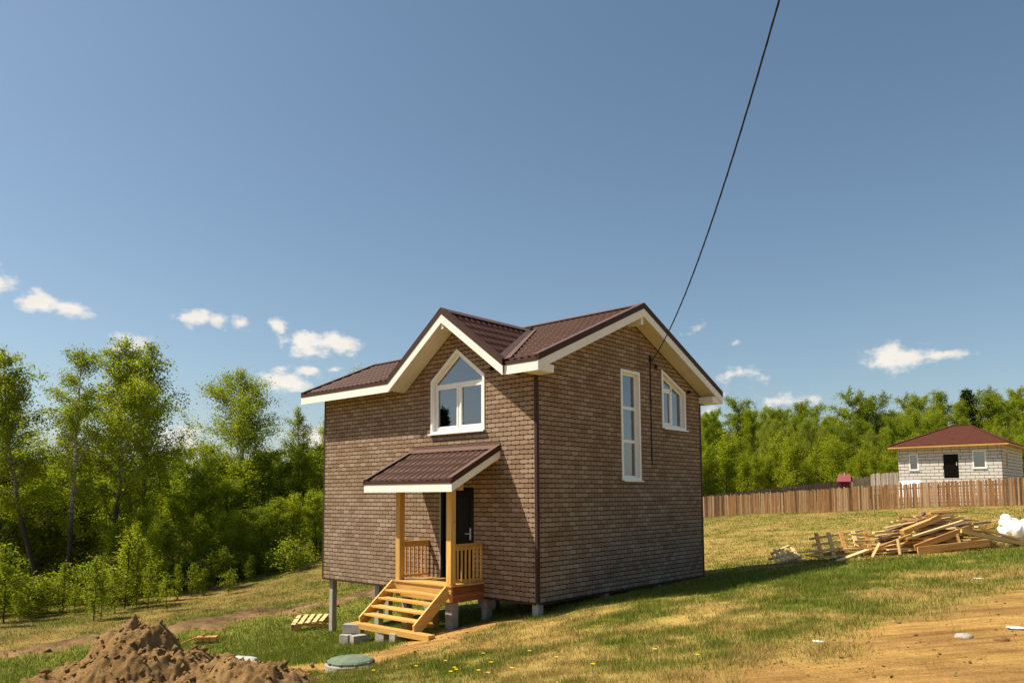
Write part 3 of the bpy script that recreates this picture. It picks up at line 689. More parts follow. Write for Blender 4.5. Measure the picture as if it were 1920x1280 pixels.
window(SW, PR, [((ym_, 3.7), (ym_, 5.2), .075), ((4.8, 4.70), (ym_, 4.70), .07)],
       [(R_(4.8, ym_-.038, 4.735, 5.3), False), (R_(4.8, ym_-.038, 3.7, 4.665), True), (R_(ym_+.038, 6, 3.7, 5.3), False)], (4.79, 5.97, 3.73), 'white window with sloping top')
# things seen through the tall window
MB().box(-.62, -.60, 3.1, 3.7, 2.46, 3.2).build('roller_blind', 'room', house)
MB().box(-.45, -.40, 3.12, 3.55, 3.02, 3.08).bar((-.42, 3.16, 2.2), (-.42, 3.2, 3.05), .05, .05).bar((-.42, 3.5, 3.02), (-.42, 3.2, 2.6), .04, .04).build('wooden_bracket', 'furniture', house)
# ---- door
dr = MB().box(-2.79, -2.72, -.012, .12, .285, 2.27).box(-1.83, -1.76, -.012, .12, .285, 2.27).box(-2.72, -1.83, -.012, .12, 2.20, 2.27).build('door', 'door_dark', house, .004, label='black metal entrance door')
lf = MB().box(-2.72, -1.83, .05, .10, .29, 2.20).build('door_leaf', 'door_dark', dr, .004)
for z0, z1 in ((.45, 1.15), (1.28, 2.08)):
    MB().box(-2.60, -2.33, .040, .0502, z0, z1).build('panel', 'door_dark', dr, .006); MB().box(-2.22, -1.95, .040, .0502, z0, z1).build('panel', 'door_dark', dr, .006)
MB().box(-1.93, -1.89, .035, .0505, 1.15, 1.40).tube([(-1.91, .045, 1.28), (-1.91, .0, 1.28), (-2.03, .0, 1.28)], .010, 8).build('handle', 'steel', dr)
MB().box(-2.81, -2.79, -.020, .0, .285, 2.29).build('door_trim', 'steel', dr)
# ---- porch roof
PX0, PX1, PYO, PZ0, PZW = -3.74, -.985, -1.39, 2.42, 3.12
pr = MB().box(PX0+.05, PX1-.05, -.06, -.008, 2.78, 2.92).build('porch_roof', 'pine_x', house)
psl = (PZW-PZ0)/(-PYO); pc = 1/math.hypot(1, psl)
sheet('roof_sheet', (PX0, -.008, PZW-.03), (1, 0, 0), (0, -pc, -psl*pc), PX1-PX0, -PYO/pc, parent=pr, wave=.030, step=.020)
MB().prism([(PX0, -.009, PZW+.075), (PX1, -.009, PZW+.075), (PX1, -.009, PZW-.01), (PX0, -.009, PZW-.01)][::-1], (0, -.012, 0)).prism([(PX0, -.02, PZW+.015), (PX1, -.02, PZW+.015), (PX1, -.19, PZW+.015-.17*psl), (PX0, -.19, PZW+.015-.17*psl)], (0, 0, .006)).build('wall_flashing', 'flashing', pr, label='pale brown strip where the porch roof meets the wall')
MB().box(PX0, PX1, PYO, PYO+.024, PZ0-.25, PZ0-.075).build('fascia_board', 'white_board', pr)
MB().box(PX0-.003, PX1+.003, PYO-.012, PYO+.012, PZ0-.085, PZ0-.02).build('drip_edge', 'trim_brown', pr)
for x, sx in ((PX0, -1), (PX1, 1)):
    vband(MB(), (x, PYO+.026, PZ0+psl*.026), (x, -.009, PZW), .085, .25, np.array((-sx*.024, 0, 0))).build('rake_board', 'white_board', pr)
    vband(MB(), (x-sx*.02, PYO-.012, PZ0), (x-sx*.02, -.009, PZW), -.025, .095, np.array((sx*.032, 0, 0))).build('rake_trim', 'trim_brown', pr)
    vband(MB(), (x-sx*.1, PYO-.012, PZ0), (x-sx*.1, -.009, PZW), -.033, -.024, np.array((sx*.112, 0, 0))).build('rake_trim', 'flashing', pr)
for k in range(4):
    x = PX0+.5+k*.58
    vband(MB(), (x, PYO+.03, PZ0), (x, -.009, PZW), .06, .19, np.array((.05, 0, 0))).build('rafter', 'pine_y', pr)
MB().box(PX0+.35, PX1-.22, -1.0, -.86, 2.20, 2.33).build('beam', 'pine_x', pr)
# ---- porch deck, posts, railings, stairs
ZDK = 0.305
dk = MB().box(-3.19, -1.47, -.94, -.895, -.03, ZDK-.034).build('porch_deck', 'pine_x', house, .003)
MB().box(-1.515, -1.470, -.895, -.010, -.045, .125).build('rim_board', 'red_wood', dk, .003); MB().box(-1.512, -1.468, -.895, -.010, .130, ZDK-.034).build('rim_board', 'red_wood', dk, .003)
MB().box(-3.19, -3.145, -.895, -.010, -.03, ZDK-.034).build('rim_board', 'pine_y', dk, .003)
for k in range(6):
    y1 = -.010-k*.1605; MB().box(-3.24, -1.445, y1-.155, y1, ZDK-.032, ZDK).build('deck_board', 'pine_x', dk, .003)
for x in (-3.15, -1.56):
    MB().box(x-.07, x+.07, -.93, -.79, ZDK+.001, 2.21).build('porch_post', 'pine_z', house, .006)
for x in (-3.19, -1.52):
    rl = MB().box(x-.035, x+.035, -.79, -.010, 1.075, 1.115).build('railing', 'pine_y', house, .004)
    MB().box(x-.020, x+.020, -.79, -.010, .985, 1.074).build('rail', 'pine_y', rl, .003); MB().box(x-.020, x+.020, -.79, -.010, .345, .395).build('rail', 'pine_y', rl, .003)
    for k in range(7):
        y = -.74+k*.113; MB().box(x-.042 if x < -2 else x+.020, x-.0201 if x < -2 else x+.042, y-.019, y+.019, .33, 1.05).build('baluster', 'pine_z', rl, .003)
st = None
def stringer(x):
    a = np.array((x, -.975, .205)); b = np.array((x, -1.86, -.50)); d = b-a; n = np.array((0, d[2], -d[1])); n = n/np.linalg.norm(n)*.115
    return MB().prism([a-n+d*.02, b-n+d*.06, b+n-d*.06, a+n-d*.02], (.045, 0, 0))
st = stringer(-1.55).build('staircase', 'pine_y', house, .003); stringer(-3.23).build('stringer', 'pine_y', st, .003)
for k in range(4):
    t = (k+.5)/4.6; y = -1.03-t*.83; z = .20-t*.665
    MB().box(-3.185, -1.551, y-.125, y+.09, z-.036, z+.004).build('tread', 'pine_x', st, .004)
    for x in (-3.18, -1.60): MB().box(x, x+.04, y-.10, y+.07, z-.085, z-.037).build('cleat', 'pine_y', st)
MB().box(-3.36, -.985, -1.97, -1.80, -.585, -.475).build('bottom_beam', 'pine_x', st, .004)
# red-brown block supports under the stairs and deck
for (x, y, z0, z1) in ((-2.35, -.62, None, -.03), (-2.55, -1.15, None, -.22)):
    MB().box(x-.09, x+.09, y-.09, y+.09, Hs(x, y)-.05, z1).build('timber_prop', 'pine_z', house, .004)
# concrete posts
for (x, y, w, zt_) in ((-7.06, .17, .14, -.0), (-.11, .12, .16, 0), (-1.58, .2, .16, 0), (-3.4, .2, .15, 0), (-5.2, .2, .15, 0), (-1.66, -.74, .19, -.05), (-3.05, -.74, .16, -.03), (-.12, 2.4, .15, 0), (-.12, 4.6, .15, 0), (-.12, 6.6, .15, 0),
                      (-7.06, 2.0, .15, 0), (-7.06, 3.75, .15, 0), (-5.2, 3.75, .15, 0), (-3.4, 2.4, .15, 0), (-1.6, 2.4, .15, 0), (-3.4, 4.6, .15, 0), (-1.6, 4.6, .15, 0), (-4.2, 6.6, .15, 0), (-2.2, 6.6, .15, 0)):
    MB().box(x-w/2, x+w/2, y-w/2, y+w/2, Hs(x, y)-.25, zt_-.021 if zt_ == 0 or zt_ == -.0 else zt_).build('concrete_post', 'concrete', house, .006)
# small wall fittings
MB().tube([(-1.205, -.008, 4.757), (-1.205, -.045, 4.757)], .048, 14).tube([(-1.205, -.045, 4.757), (-1.205, -.09, 4.74)], [.034, .030], 14).build('vent_cap', 'black_plastic', house)
MB().tube([(.008, 6.10, 4.74), (.06, 6.10, 4.74)], .045, 14).tube([(.06, 6.10, 4.74), (.09, 6.10, 4.72)], .034, 14).build('vent_cap', 'black_plastic', house)
pts = [(.022+.004*math.sin(k*1.7), 4.262+.006*math.sin(k*2.3), 5.36-k*.128) for k in range(21)]
cb = MB().tube(pts, .015, 8).build('downlead_cable', 'black_plastic', house, 0, True)
for k in (3, 8, 13, 18): MB().box(.008, .042, 4.235, 4.29, 5.36-k*.128-.012, 5.36-k*.128+.012).build('cable_clip', 'black_plastic', cb)
bk = MB().box(.008, .030, 4.22, 4.32, 5.30, 5.44).tube([(.03, 4.27, 5.38), (.10, 4.26, 5.37), (.12, 4.26, 5.33), (.08, 4.27, 5.30)], .010, 8).build('anchor_bracket', 'black_plastic', house)
MB().box(.008, .05, 4.50, 4.56, 5.18, 5.26).tube([(.03, 4.27, 5.36), (.10, 4.42, 5.10), (.05, 4.53, 5.22)], .008, 6).build('junction_box', 'black_plastic', house)
# overhead supply cable
A_ = np.array((.11, 4.262, 5.36)); E_ = np.array((9.13, -6.45, 10.0)); cpts = []
for k in range(61):
    t = k/60; P = A_*(1-t)+E_*t; P[2] -= 4*1.0*t*(1-t); cpts.append(P)
pc_ = MB().tube(cpts, .013, 6)
tw = []
for k in range(241):
    t = k/240; P = A_*(1-t)+E_*t; P[2] -= 4*1.0*t*(1-t); an = k*0.9; tw.append(P+np.array((.5*math.cos(an), .3*math.cos(an), math.sin(an)))*.008)
cable = thing('power_cable', 'black twisted overhead cable rising from the gable wall into the sky', 'cable', tuple(A_))
for o in (pc_.build('core_wire', 'black_plastic', cable, 0, True), MB().tube(tw, .010, 5).build('wrap_wire', 'black_plastic', cable, 0, True)):
    o.location = tuple(-A_)

# ------------------------------------------------------------------ neighbour's plot on the right
RH = np.array([_r[0], _r[1]])/np.hypot(_r[0], _r[1]); FH = np.array([_fw[0], _fw[1]])/np.hypot(_fw[0], _fw[1])
def gd(u, depth):                                   # ground point on a photo column at a depth
    P = at(u, 930, depth); return np.array((P[0], P[1], Hs(P[0], P[1])))
rf = random.Random(5)
def picket_fence(name, label, A, B, h, wmean, mats, gap=0.008, jag=0.06, group=None, rails=True, zline=None, n_max=290):
    A = np.array(A, float); B = np.array(B, float); d = B[:2]-A[:2]; L = np.linalg.norm(d); d /= L
    t = thing(name, label, 'fence', tuple(A), math.atan2(d[1], d[0]), group)
    s = 0.0; shapes = {}; n = 0
    while s < L and n < n_max:
        w = wmean*rf.choice((0.75, 0.9, 1.0, 1.15, 1.3)); hh = h*rf.choice((0.955, .985, 1.0, 1.02))
        key = (round(w, 3), round(hh, 3), rf.randrange(len(mats)), rf.randrange(2))
        if key not in shapes:
            m = MB(); k = rf.uniform(-.02, .02); w0 = w/2-gap/2
            m.prism([(-w0, 0, -.15), (w0, 0, -.15), (w0*rf.uniform(.8, 1), 0, hh+k), (0, 0, hh+k+rf.uniform(0, .02)), (-w0*rf.uniform(.8, 1), 0, hh-k)], (0, .022, 0))
            me = m.mesh('picket'); me.materials.append(MAT[mats[key[2]]]); shapes[key] = me
        o = bpy.data.objects.new('picket', shapes[key]); COL.objects.link(o); o.parent = t
        x, y = A[0]+d[0]*s, A[1]+d[1]*s
        z = (A[2]*(1-s/L)+B[2]*s/L) if zline is None else zline(s)
        o.location = (s, rf.uniform(-.012, .012), z-A[2]); o.rotation_euler = (0, rf.uniform(-.012, .012), 0); s += w; n += 1
    if rails:
        for zz in (0.35, h-.35): MB().bar((0, .06, zz), (L, .06, zz+B[2]-A[2]), .04, .08).build('rail', mats[-1], t)
        k = 0.0
        while k < L: MB().box(k-.05, k+.05, .08, .18, -.3+(B[2]-A[2])*k/L, h-.1+(B[2]-A[2])*k/L).build('fence_post', mats[-1], t); k += 3.0
    return t
def ztop(u, vt, depth, h): P = at(u, vt, depth); return np.array((P[0], P[1], P[2]-h))
FA = ztop(1290, 932.5, 63.5, 1.78); FB = ztop(1687, 907, 54, 1.78); FC_ = ztop(2080, 886, 46.5, 1.78)
picket_fence('board_fence', 'long brown slab-board fence running behind the lumber pile', FA, FB, 1.78, .118, ('fence0', 'fence1', 'fence0', 'fence0', 'fence2', 'fence1'), group=None)
picket_fence('board_fence', 'right run of the brown slab-board fence below the block house', FB, FC_, 1.78, .118, ('fence0', 'fence1', 'fence0', 'fence0', 'fence2', 'fence1'))
picket_fence('board_fence', 'rear fence with its shade painted dark at the foot of the wood, behind the brown fence', ztop(1300, 931, 74, 1.5), ztop(1572, 901, 66, 1.5), 1.5, .2, ('fence_dark',))
picket_fence('board_fence', 'low grey paling fence left of the block house', ztop(1600, 894.5, 66, 1.5), ztop(1633, 894, 66.5, 1.5), 1.5, .14, ('fence_grey',), gap=.02)
picket_fence('board_fence', 'taller grey paling fence touching the block house', ztop(1633, 888, 64.5, 1.6), ztop(1690, 884, 62.5, 1.6), 1.6, .14, ('fence_grey',), gap=.02)
# block house
PL = at(1686, 905, 60); PRr = at(1881, 902, 55.4); bd = PRr[:2]-PL[:2]; BL = float(np.linalg.norm(bd)); bz = math.atan2(bd[1], bd[0])
zE = at(1686, 840, 60)[2]; zG = Hs(*PL[:2])-0.1; HB = zE-zG; BDp = 9.5
bh = thing('block_house', 'small white aerated-block house with dark red hipped roof behind the fence', 'house', (PL[0], PL[1], zG), bz)
bwin = [(.115*BL, .205*BL, HB-1.75, HB-.52), (.735*BL, .855*BL, HB-1.7, HB-.40)]; bdoor = (.455*BL, .60*BL, HB-2.42, HB-.60)
holes = [R_(a, b, c, d) for a, b, c, d in bwin]+[R_(*bdoor)]
def block_wall(L, holes, place):
    b = MB()
    for q in cut([[(0, 0), (L, 0), (L, HB), (0, HB)]], holes): b.prism([place(s, z, -.2) for s, z in q], np.array(place(0, 0, 0))-np.array(place(0, 0, -.2)))
    w_ = b.build('wall', 'aerated_joint', bh); rows = int(HB/.25)+1
    fullm = None
    for r in range(rows):
        z1 = HB-r*.25; z0 = max(0, z1-.25)
        if z1 < .05: continue
        x = -.6*rf.choice((0.25, .5, .75, 0.6))
        while x < L:
            x0, x1 = max(0, x)+.014, min(L, x+.6)-.014; x += .6
            if x1-x0 < .06: continue
            S = [(x0, z0+.028), (x1, z0+.028), (x1, z1-.012), (x0, z1-.012)]; ps = cut([S], holes)
            for g in ps:
                if area(g) < .004: continue
                MB().prism([place(s, z, 0) for s, z in g], np.array(place(0, 0, .02+rf.uniform(0, .012)))-np.array(place(0, 0, 0))).build('block', 'aerated', w_)
    return w_
block_wall(BL, holes, lambda s, z, d: (s, -d, z))
block_wall(BDp, [R_(1.6, 2.3, HB-1.7, HB-.5)], lambda s, z, d: (BL+d, s, z))
MB().box(.0, .2, 0.2, BDp, 0, HB).box(.2, BL, BDp-.2, BDp, 0, HB).build('wall', 'aerated', bh)
for a, b, c, d in bwin:
    P_ = R_(a, b, c, d); w_ = ring(MB(), inset(P_, -.03), inset(P_, .07), PF, -.12, .03).build('window', 'pvc', bh)
    MB().box(a+.06, b-.06, .07, .08, c+.06, d-.06).build('pane', 'glass', w_); MB().box(a-.06, b+.06, -.10, .02, c-.06, c-.03).build('sill', 'pvc', w_)
    MB().box(a-.3, b+.3, .9, .92, c-.4, d+.3).build('blind', 'room', w_)
w_ = ring(MB(), inset(R_(1.6, 2.3, HB-1.7, HB-.5), -.03), inset(R_(1.6, 2.3, HB-1.7, HB-.5), .07), lambda s, z, d: (BL+d, s, z), -.12, .03).build('window', 'lumber', bh)
MB().box(BL-.08, BL-.07, 1.65, 2.25, HB-1.65, HB-.55).build('pane', 'glass', w_)
a, b, c, d = bdoor
dd = MB().box(a, b, .03, .10, c, d).build('door', 'door_dark', bh); MB().box(b-.16, b-.10, -.02, .03, c+.95, c+1.2).build('handle', 'steel', dd)
e = .55; zr = HB+1.85; rx0, rx1, ry = BL*.43, BL*.60, BDp/2
q = [(-e, -e), (BL+e, -e), (BL+e, BDp+e), (-e, BDp+e)]
rfm = MB()
A3 = [(x, y, HB+.06) for x, y in q]; T0 = (rx0, ry, zr); T1 = (rx1, ry, zr)
for P_ in ([A3[0], A3[1], T1, T0], [A3[1], A3[2], T1], [A3[2], A3[3], T0, T1], [A3[3], A3[0], T0]): rfm.prism(P_, (0, 0, .07))
ro = rfm.build('roof', 'far_roof', bh)
for p0, p1 in ((A3[0], A3[1]), (A3[1], A3[2]), (A3[3], A3[0]), (A3[2], A3[3])):
    p0 = np.array(p0); p1 = np.array(p1); MB().bar(p0-(0, 0, .05), p1-(0, 0, .05), .04, .12).build('fascia_board', 'lumber_orange', ro)
MB().box(-e+.03, BL+e-.03, -e+.03, BDp+e-.03, HB+.005, HB+.03).build('eave_soffit', 'lumber_orange', ro)
for p0, p1 in ((A3[1], T1), (A3[0], T0), (T0, T1)): MB().bar(np.array(p0)+(0, 0, .09), np.array(p1)+(0, 0, .09), .22, .05).build('ridge_cap', 'far_roof', ro)
# red well house, white tank and a stump of post by the block house
P = ztop(1584, 905, 62, 0.3)
wl = thing('well_house', 'small dark red well house with pink-red roof in front of the wood', 'well house', (P[0], P[1], P[2]), bz+.15); wl.scale = (.74, .74, .8)
MB().box(-.55, .55, -.45, .45, -1.0, .55).build('body', 'dark_red', wl, .01)
rfw = MB().prism([(-.75, -.75, .48), (.75, -.75, .48), (.62, 0, 1.22), (-.62, 0, 1.22)], (0, 0, .05)).prism([(.75, .75, .48), (-.75, .75, .48), (-.62, 0, 1.22), (.62, 0, 1.22)], (0, 0, .05)).build('roof', 'red_paint', wl)
MB().box(-.06, .06, -.06, .06, 1.2, 1.45).build('finial', 'lumber', wl)
P = ztop(1702, 900, 55, .4)
tg = thing('white_panel', 'white flat panel leaning behind the brown fence below the block house', 'panel', (P[0], P[1], P[2]), bz)
MB().prism([(-.75, 0, -.8), (.75, 0, -.8), (.72, .5, .38), (-.68, .5, .38)], (0, .04, .02)).build('sheet', 'sack', tg); MB().box(-.7, -.62, .3, .5, -.9, .34).build('prop', 'lumber', tg)

# ------------------------------------------------------------------ lumber pile
PC = gpx(1735, 1034); RZ = math.atan2(RH[1], RH[0])
def pile_pt(x, y, z=0.0):          # x along the picture, y away from the camera, z above the ground there
    p = PC[:2]+RH*x+FH*y; return np.array((p[0], p[1], Hs(p[0], p[1])+z))
LUM = ('lumber', 'lumber', 'lumber', 'lumber', 'lumber_orange', 'lumber', 'lumber_orange', 'lumber_grey')
def plank(name, a, b, w, h, m, label, group, cat='board', parent=None, up=(0, 0, 1)):
    a = np.array(a); b = np.array(b); c = (a+b)/2; d = b-a; L = float(np.linalg.norm(d)); d /= L
    o = MB().box(-L/2, L/2, -w/2, w/2, -h/2, h/2).build(name, m, parent)
    sd = np.cross(np.array(up, float), d); sd /= np.linalg.norm(sd); uu = np.cross(d, sd)
    o.matrix_world = Matrix(((d[0], sd[0], uu[0], c[0]), (d[1], sd[1], uu[1], c[1]), (d[2], sd[2], uu[2], c[2]), (0, 0, 0, 1)))
    if label: tag(o, label, cat, group)
    return o
rp = random.Random(12); HEAP = 'loose boards in the big lumber heap'; HEAPL = 'loose sawn board lying in the big lumber heap near the fence'
def prof(x): return max(0.0, 0.96*math.exp(-((x-.15)/.95)**2))
for k in range(92):
    lev = k/92*.93; half = 1.75*(1-lev)**.75+.25
    x = rp.uniform(-half, half)*.75+.12; y = rp.uniform(-.55, .5)*(1-.4*lev)-.1+.25*lev
    L = rp.uniform(.9, 2.6)*(1-.3*lev); z = .03+min(lev, prof(x)+.02)*rp.uniform(.72, 1.0); an = rp.gauss(0, .30); ti = rp.gauss(0.05 if x > 0 else .13, .10)
    c = pile_pt(x, y, z); dv = np.array((RH[0]*math.cos(an)+FH[0]*math.sin(an), RH[1]*math.cos(an)+FH[1]*math.sin(an), 0))*L/2
    if z < L*abs(math.sin(ti))/2: ti *= .2
    mm = rp.choice(LUM); hue = {'lumber': 'pale yellow', 'lumber_orange': 'orange-brown', 'lumber_grey': 'weathered grey'}[mm]; lv = 'low down' if lev < .33 else ('halfway up' if lev < .66 else 'near the top'); ww = rp.choice((.06, .1, .13, .15))
    plank('board', c-dv-(0, 0, math.sin(ti)*L/2*1), c+dv+(0, 0, math.sin(ti)*L/2), ww, rp.choice((.025, .04, .05)), mm, '%s %s board %s in the %s half of the lumber heap' % (hue, 'narrow' if ww < .11 else 'wide', lv, 'left' if x < .12 else 'right'), HEAP)
def pp(*a): return pile_pt(*a)
plank('board', pp(-.85, -.55, .55), pp(.22, -.3, .84), .15, .11, 'lumber_orange', 'thick orange-brown beam jutting left from the top of the lumber heap', None, 'beam')
plank('board', pp(-.12, -.45, .97), pp(.95, -.2, .93), .16, .045, 'lumber_orange', 'flat orange board lying topmost across the lumber heap', None)
plank('board', pp(-.2, -.2, 1.0), pp(.8, -.05, .985), .10, .03, 'lumber_orange', 'thin orange board behind the topmost one on the lumber heap', None)
plank('board', pp(.32, -.95, .50), pp(1.95, -.75, .07), .22, .09, 'lumber', 'bright beam sloping down to the right at the front of the lumber heap', None, 'beam')
plank('board', pp(.62, -.98, .56), pp(-.78, -.98, .16), .05, .14, 'lumber_orange', 'board sloping down to the left at the front of the lumber heap', None)
plank('board', pp(-.75, -1.05, .10), pp(.98, -1.05, .17), .05, .16, 'lumber_orange', 'long board on edge along the foot of the lumber heap', None)
plank('board', pp(.9, -.7, .55), pp(2.05, -.45, .16), .13, .04, 'lumber', 'pale board leaning at the right end of the lumber heap', None)
plank('board', pp(1.0, -.3, .62), pp(1.75, -.1, .22), .12, .04, 'lumber', 'short pale board behind the leaning one at the right end of the lumber heap', None)
plank('board', pp(-.9, -.8, .38), pp(.55, -.75, .72), .12, .05, 'lumber', 'pale board slanting up to the right across the front of the lumber heap', None)
plank('board', pp(-1.9, -.7, .12), pp(-.75, -.8, .48), .08, .05, 'lumber_orange', 'narrow lath rising to the right at the left side of the lumber heap', None)
plank('board', pp(.32, -1.0, .12), pp(.24, -1.0, .42), .07, .05, 'lumber', 'short upright offcut inside the front triangle of the lumber heap', None, up=(0, 1, 0))
plank('board', pp(-1.2, -1.1, .05), pp(-1.24, -1.1, .40), .06, .05, 'lumber', 'short upright offcut left of the lumber heap front', None, up=(0, 1, 0))
plank('board', pp(-1.9, -1.15, .05), pp(-1.68, -1.1, .36), .06, .03, 'lumber', 'short lath leaning to the right between the slatted panel and the lumber heap', None, up=(0, 1, 0))
plank('board', pp(-2.75, -1.2, .03), pp(-1.95, -1.05, .22), .16, .03, 'lumber', 'wide pale board lying aslant before the slatted panel', None)
# slatted panel (a fallen section of paling) and loose laths round it
def slat_frame(name, label, x0, x1, ya, yb, n, rails, hgt, lean, mats, rz=0.0):
    O_ = pile_pt((x0+x1)/2, (ya+yb)/2, 0); Ln = x1-x0
    t = thing(name, label, 'panel', tuple(O_), RZ+rz)
    for i in range(rails):
        z = .05+hgt*.85*i/max(1, rails-1); y = lean*i/max(1, rails-1)
        MB().bar((-Ln/2, y, z-.03), (Ln/2, y+.1, z+.10+.03*i), .07, .05).build('rail', 'lumber', t)
    for k in range(n):
        x = -Ln/2*.86+Ln*.86*k/max(1, n-1); MB().bar((x-.03, -.035, .01), (x+.05, lean-.035, hgt+.10+.06*k/n), .10, .035, (0, 1, 0)).build('slat', mats[k % len(mats)], t)
    return t
slat_frame('slatted_panel', 'slatted paling panel with five uprights leaning beside the lumber heap', -2.75, -.95-.3, -.05, -.05, 5, 4, .52, .48, ('lumber_orange', 'lumber', 'lumber_orange', 'lumber', 'lumber_orange'), .02)
slat_frame('slatted_panel', 'small slatted panel at the far left end of the lumber, upper one', -3.25, -2.62, 1.15, 1.15, 4, 3, .22, .55, ('lumber',), .25)
slat_frame('slatted_panel', 'small slatted panel lying lowest at the far left end of the lumber', -3.45, -2.75, 1.0, 1.0, 5, 2, .06, .45, ('lumber',), .12)
for k in range(22):
    x = rp.uniform(-2.4, -.9); L = rp.uniform(.8, 1.8); y = rp.uniform(-.05, .7); z = rp.uniform(.02, .20); ti = rp.uniform(-.01, .09); an = rp.gauss(0, .12)
    c = pile_pt(x, y, z+L/2*math.sin(abs(ti))); dv = np.array((RH[0]*math.cos(an)+FH[0]*math.sin(an), RH[1]*math.cos(an)+FH[1]*math.sin(an), math.sin(ti)))*L/2
    plank('lath', c-dv, c+dv, rp.choice((.05, .07, .1)), .028, rp.choice(('lumber', 'lumber', 'lumber_orange')), 'thin pale lath lying behind the slatted paling panel', 'laths behind the slatted panel', 'lath')
# white sacks
def blob(mb, c, r, seed, n=14, amp=.25):
    rs = np.random.default_rng(seed); ph = rs.uniform(0, 6.28, 12); i0 = len(mb.v); m = n*2
    for a in range(n+1):
        th = math.pi*a/n
        for b in range(m):
            f = 2*math.pi*b/m; d = np.array((math.sin(th)*math.cos(f), math.sin(th)*math.sin(f), math.cos(th)))
            k = 1+amp*(.5*math.sin(3*f+ph[0]+2*d[2])+.3*math.sin(5*f-3*d[2]+ph[1])+.35*abs(math.sin(4*th+2*f+ph[2]))-.2+.2*math.sin(9*f+7*th+ph[3])+.15*math.sin(13*th-6*f+ph[4]))
            mb.v.append((c[0]+r[0]*k*d[0], c[1]+r[1]*k*d[1], c[2]+r[2]*k*d[2]))
    for a in range(n):
        for b in range(m): b2 = (b+1) % m; mb.f.append((i0+a*m+b, i0+(a+1)*m+b, i0+(a+1)*m+b2, i0+a*m+b2))
    return mb
for (x, y, z, r, sd, lb) in ((2.12, -.2, .36, (.29, .26, .28), 4, 'white plastic sack with peaked neck at the right end of the lumber heap'), (2.58, -.35, .26, (.33, .30, .28), 9, 'white plastic sack cut by the right edge of the picture')):
    P = pile_pt(x, y, 0); t = thing('plastic_sack', lb, 'sack', tuple(P), RZ, 'white plastic sacks')
    b = MB(); blob(b, (0, 0, z), r, sd, 16); b.build('bag', 'sack', t, 0, True)
    b = MB(); blob(b, (-.10, .05, z+r[2]*.75), (r[0]*.55, r[1]*.5, r[2]*.62), sd+1, 12, .4); b.build('folded_neck', 'sack', t, 0, True)

# ------------------------------------------------------------------ things on the left
P = gpx(657, 1252); mh = thing('septic_manhole', 'green plastic manhole lid on a concrete ring in the sandy ground', 'manhole', tuple(P), .2); mh.scale = (.9, .9, .95)
MB().lathe((0, 0, 0), ((.44, -.3), (.44, .085), (.425, .10), (.385, .10)), 40).build('concrete_ring', 'concrete', mh, 0)
lid = MB().lathe((0, 0, 0), ((.405, .085), (.405, .135), (.375, .16), (.365, .155), (.20, .185), (.19, .180), (.02, .195)), 40).build('lid', 'green_plastic', mh, 0)
for k in range(10):
    a_ = k*math.pi/5; c_, s_ = math.cos(a_), math.sin(a_)
    MB().bar((.395*c_, .395*s_, .118), (.425*c_, .425*s_, .112), .04, .05).build('lug', 'green_plastic', lid)
# dirt mound
MC = gpx(250, 1335, lo=6)[:2]
MC = at(255, 1290, 10.9)[:2]
mx = np.linspace(-3.2, 3.2, 330); MX, MY = np.meshgrid(mx, mx)
def mound(X, Y):      # X along the picture, Y away from the camera
    r1 = np.hypot((X+.10)/1.75, (Y-.1)/1.5); h = 1.26*np.clip(1-r1, 0, 1)**1.15
    r2 = np.hypot((X-1.35)/1.5, (Y+.35)/1.2); h = np.maximum(h, .50*np.clip(1-r2, 0, 1)**.8)
    r3 = np.hypot((X+1.0)/1.7, (Y+.6)/1.3); h = np.maximum(h, .50*np.clip(1-r3, 0, 1)**.9)
    k = sstep(0, .22, h)
    n = (fbm(X*1.7, Y*1.7, 5, 71)-.5)*.34+(np.abs(fbm(X*3.5+9, Y*3.5, 4, 77)-.5)*-2+.4)*.10+(fbm(X*9, Y*9, 5, 83)-.5)*.15-np.abs(fbm(X*6, Y*6, 4, 95)-.5)*.12+.02+(vnoise(X*26, Y*26, 96)-.5)*.03
    terr = .10*np.sin(h*13+3*fbm(X*1.2, Y*1.2, 2, 90))*sstep(.2, .6, h)
    return h+k*(n+terr*.6)-.12*(1-k)-.02
wx = MC[0]+RH[0]*MX+FH[0]*MY; wy = MC[1]+RH[1]*MX+FH[1]*MY
hm = mound(MX, MY); wz = H(wx, wy)+hm
ix = np.arange(MX.size).reshape(MX.shape); F = np.stack([ix[:-1, :-1], ix[:-1, 1:], ix[1:, 1:], ix[1:, :-1]], -1).reshape(-1, 4)
kp = (hm > -.10).ravel(); F = F[kp[F].any(1)]
zc = Hs(*MC)
mo = link('dirt_mound', npmesh('dirt_mound', np.stack([wx-MC[0], wy-MC[1], wz-zc], -1).reshape(-1, 3), F), 'soil', None, 0, False); mo.location = (MC[0], MC[1], zc)
tag(mo, 'brown heap of dug soil at the bottom left corner', 'soil heap')
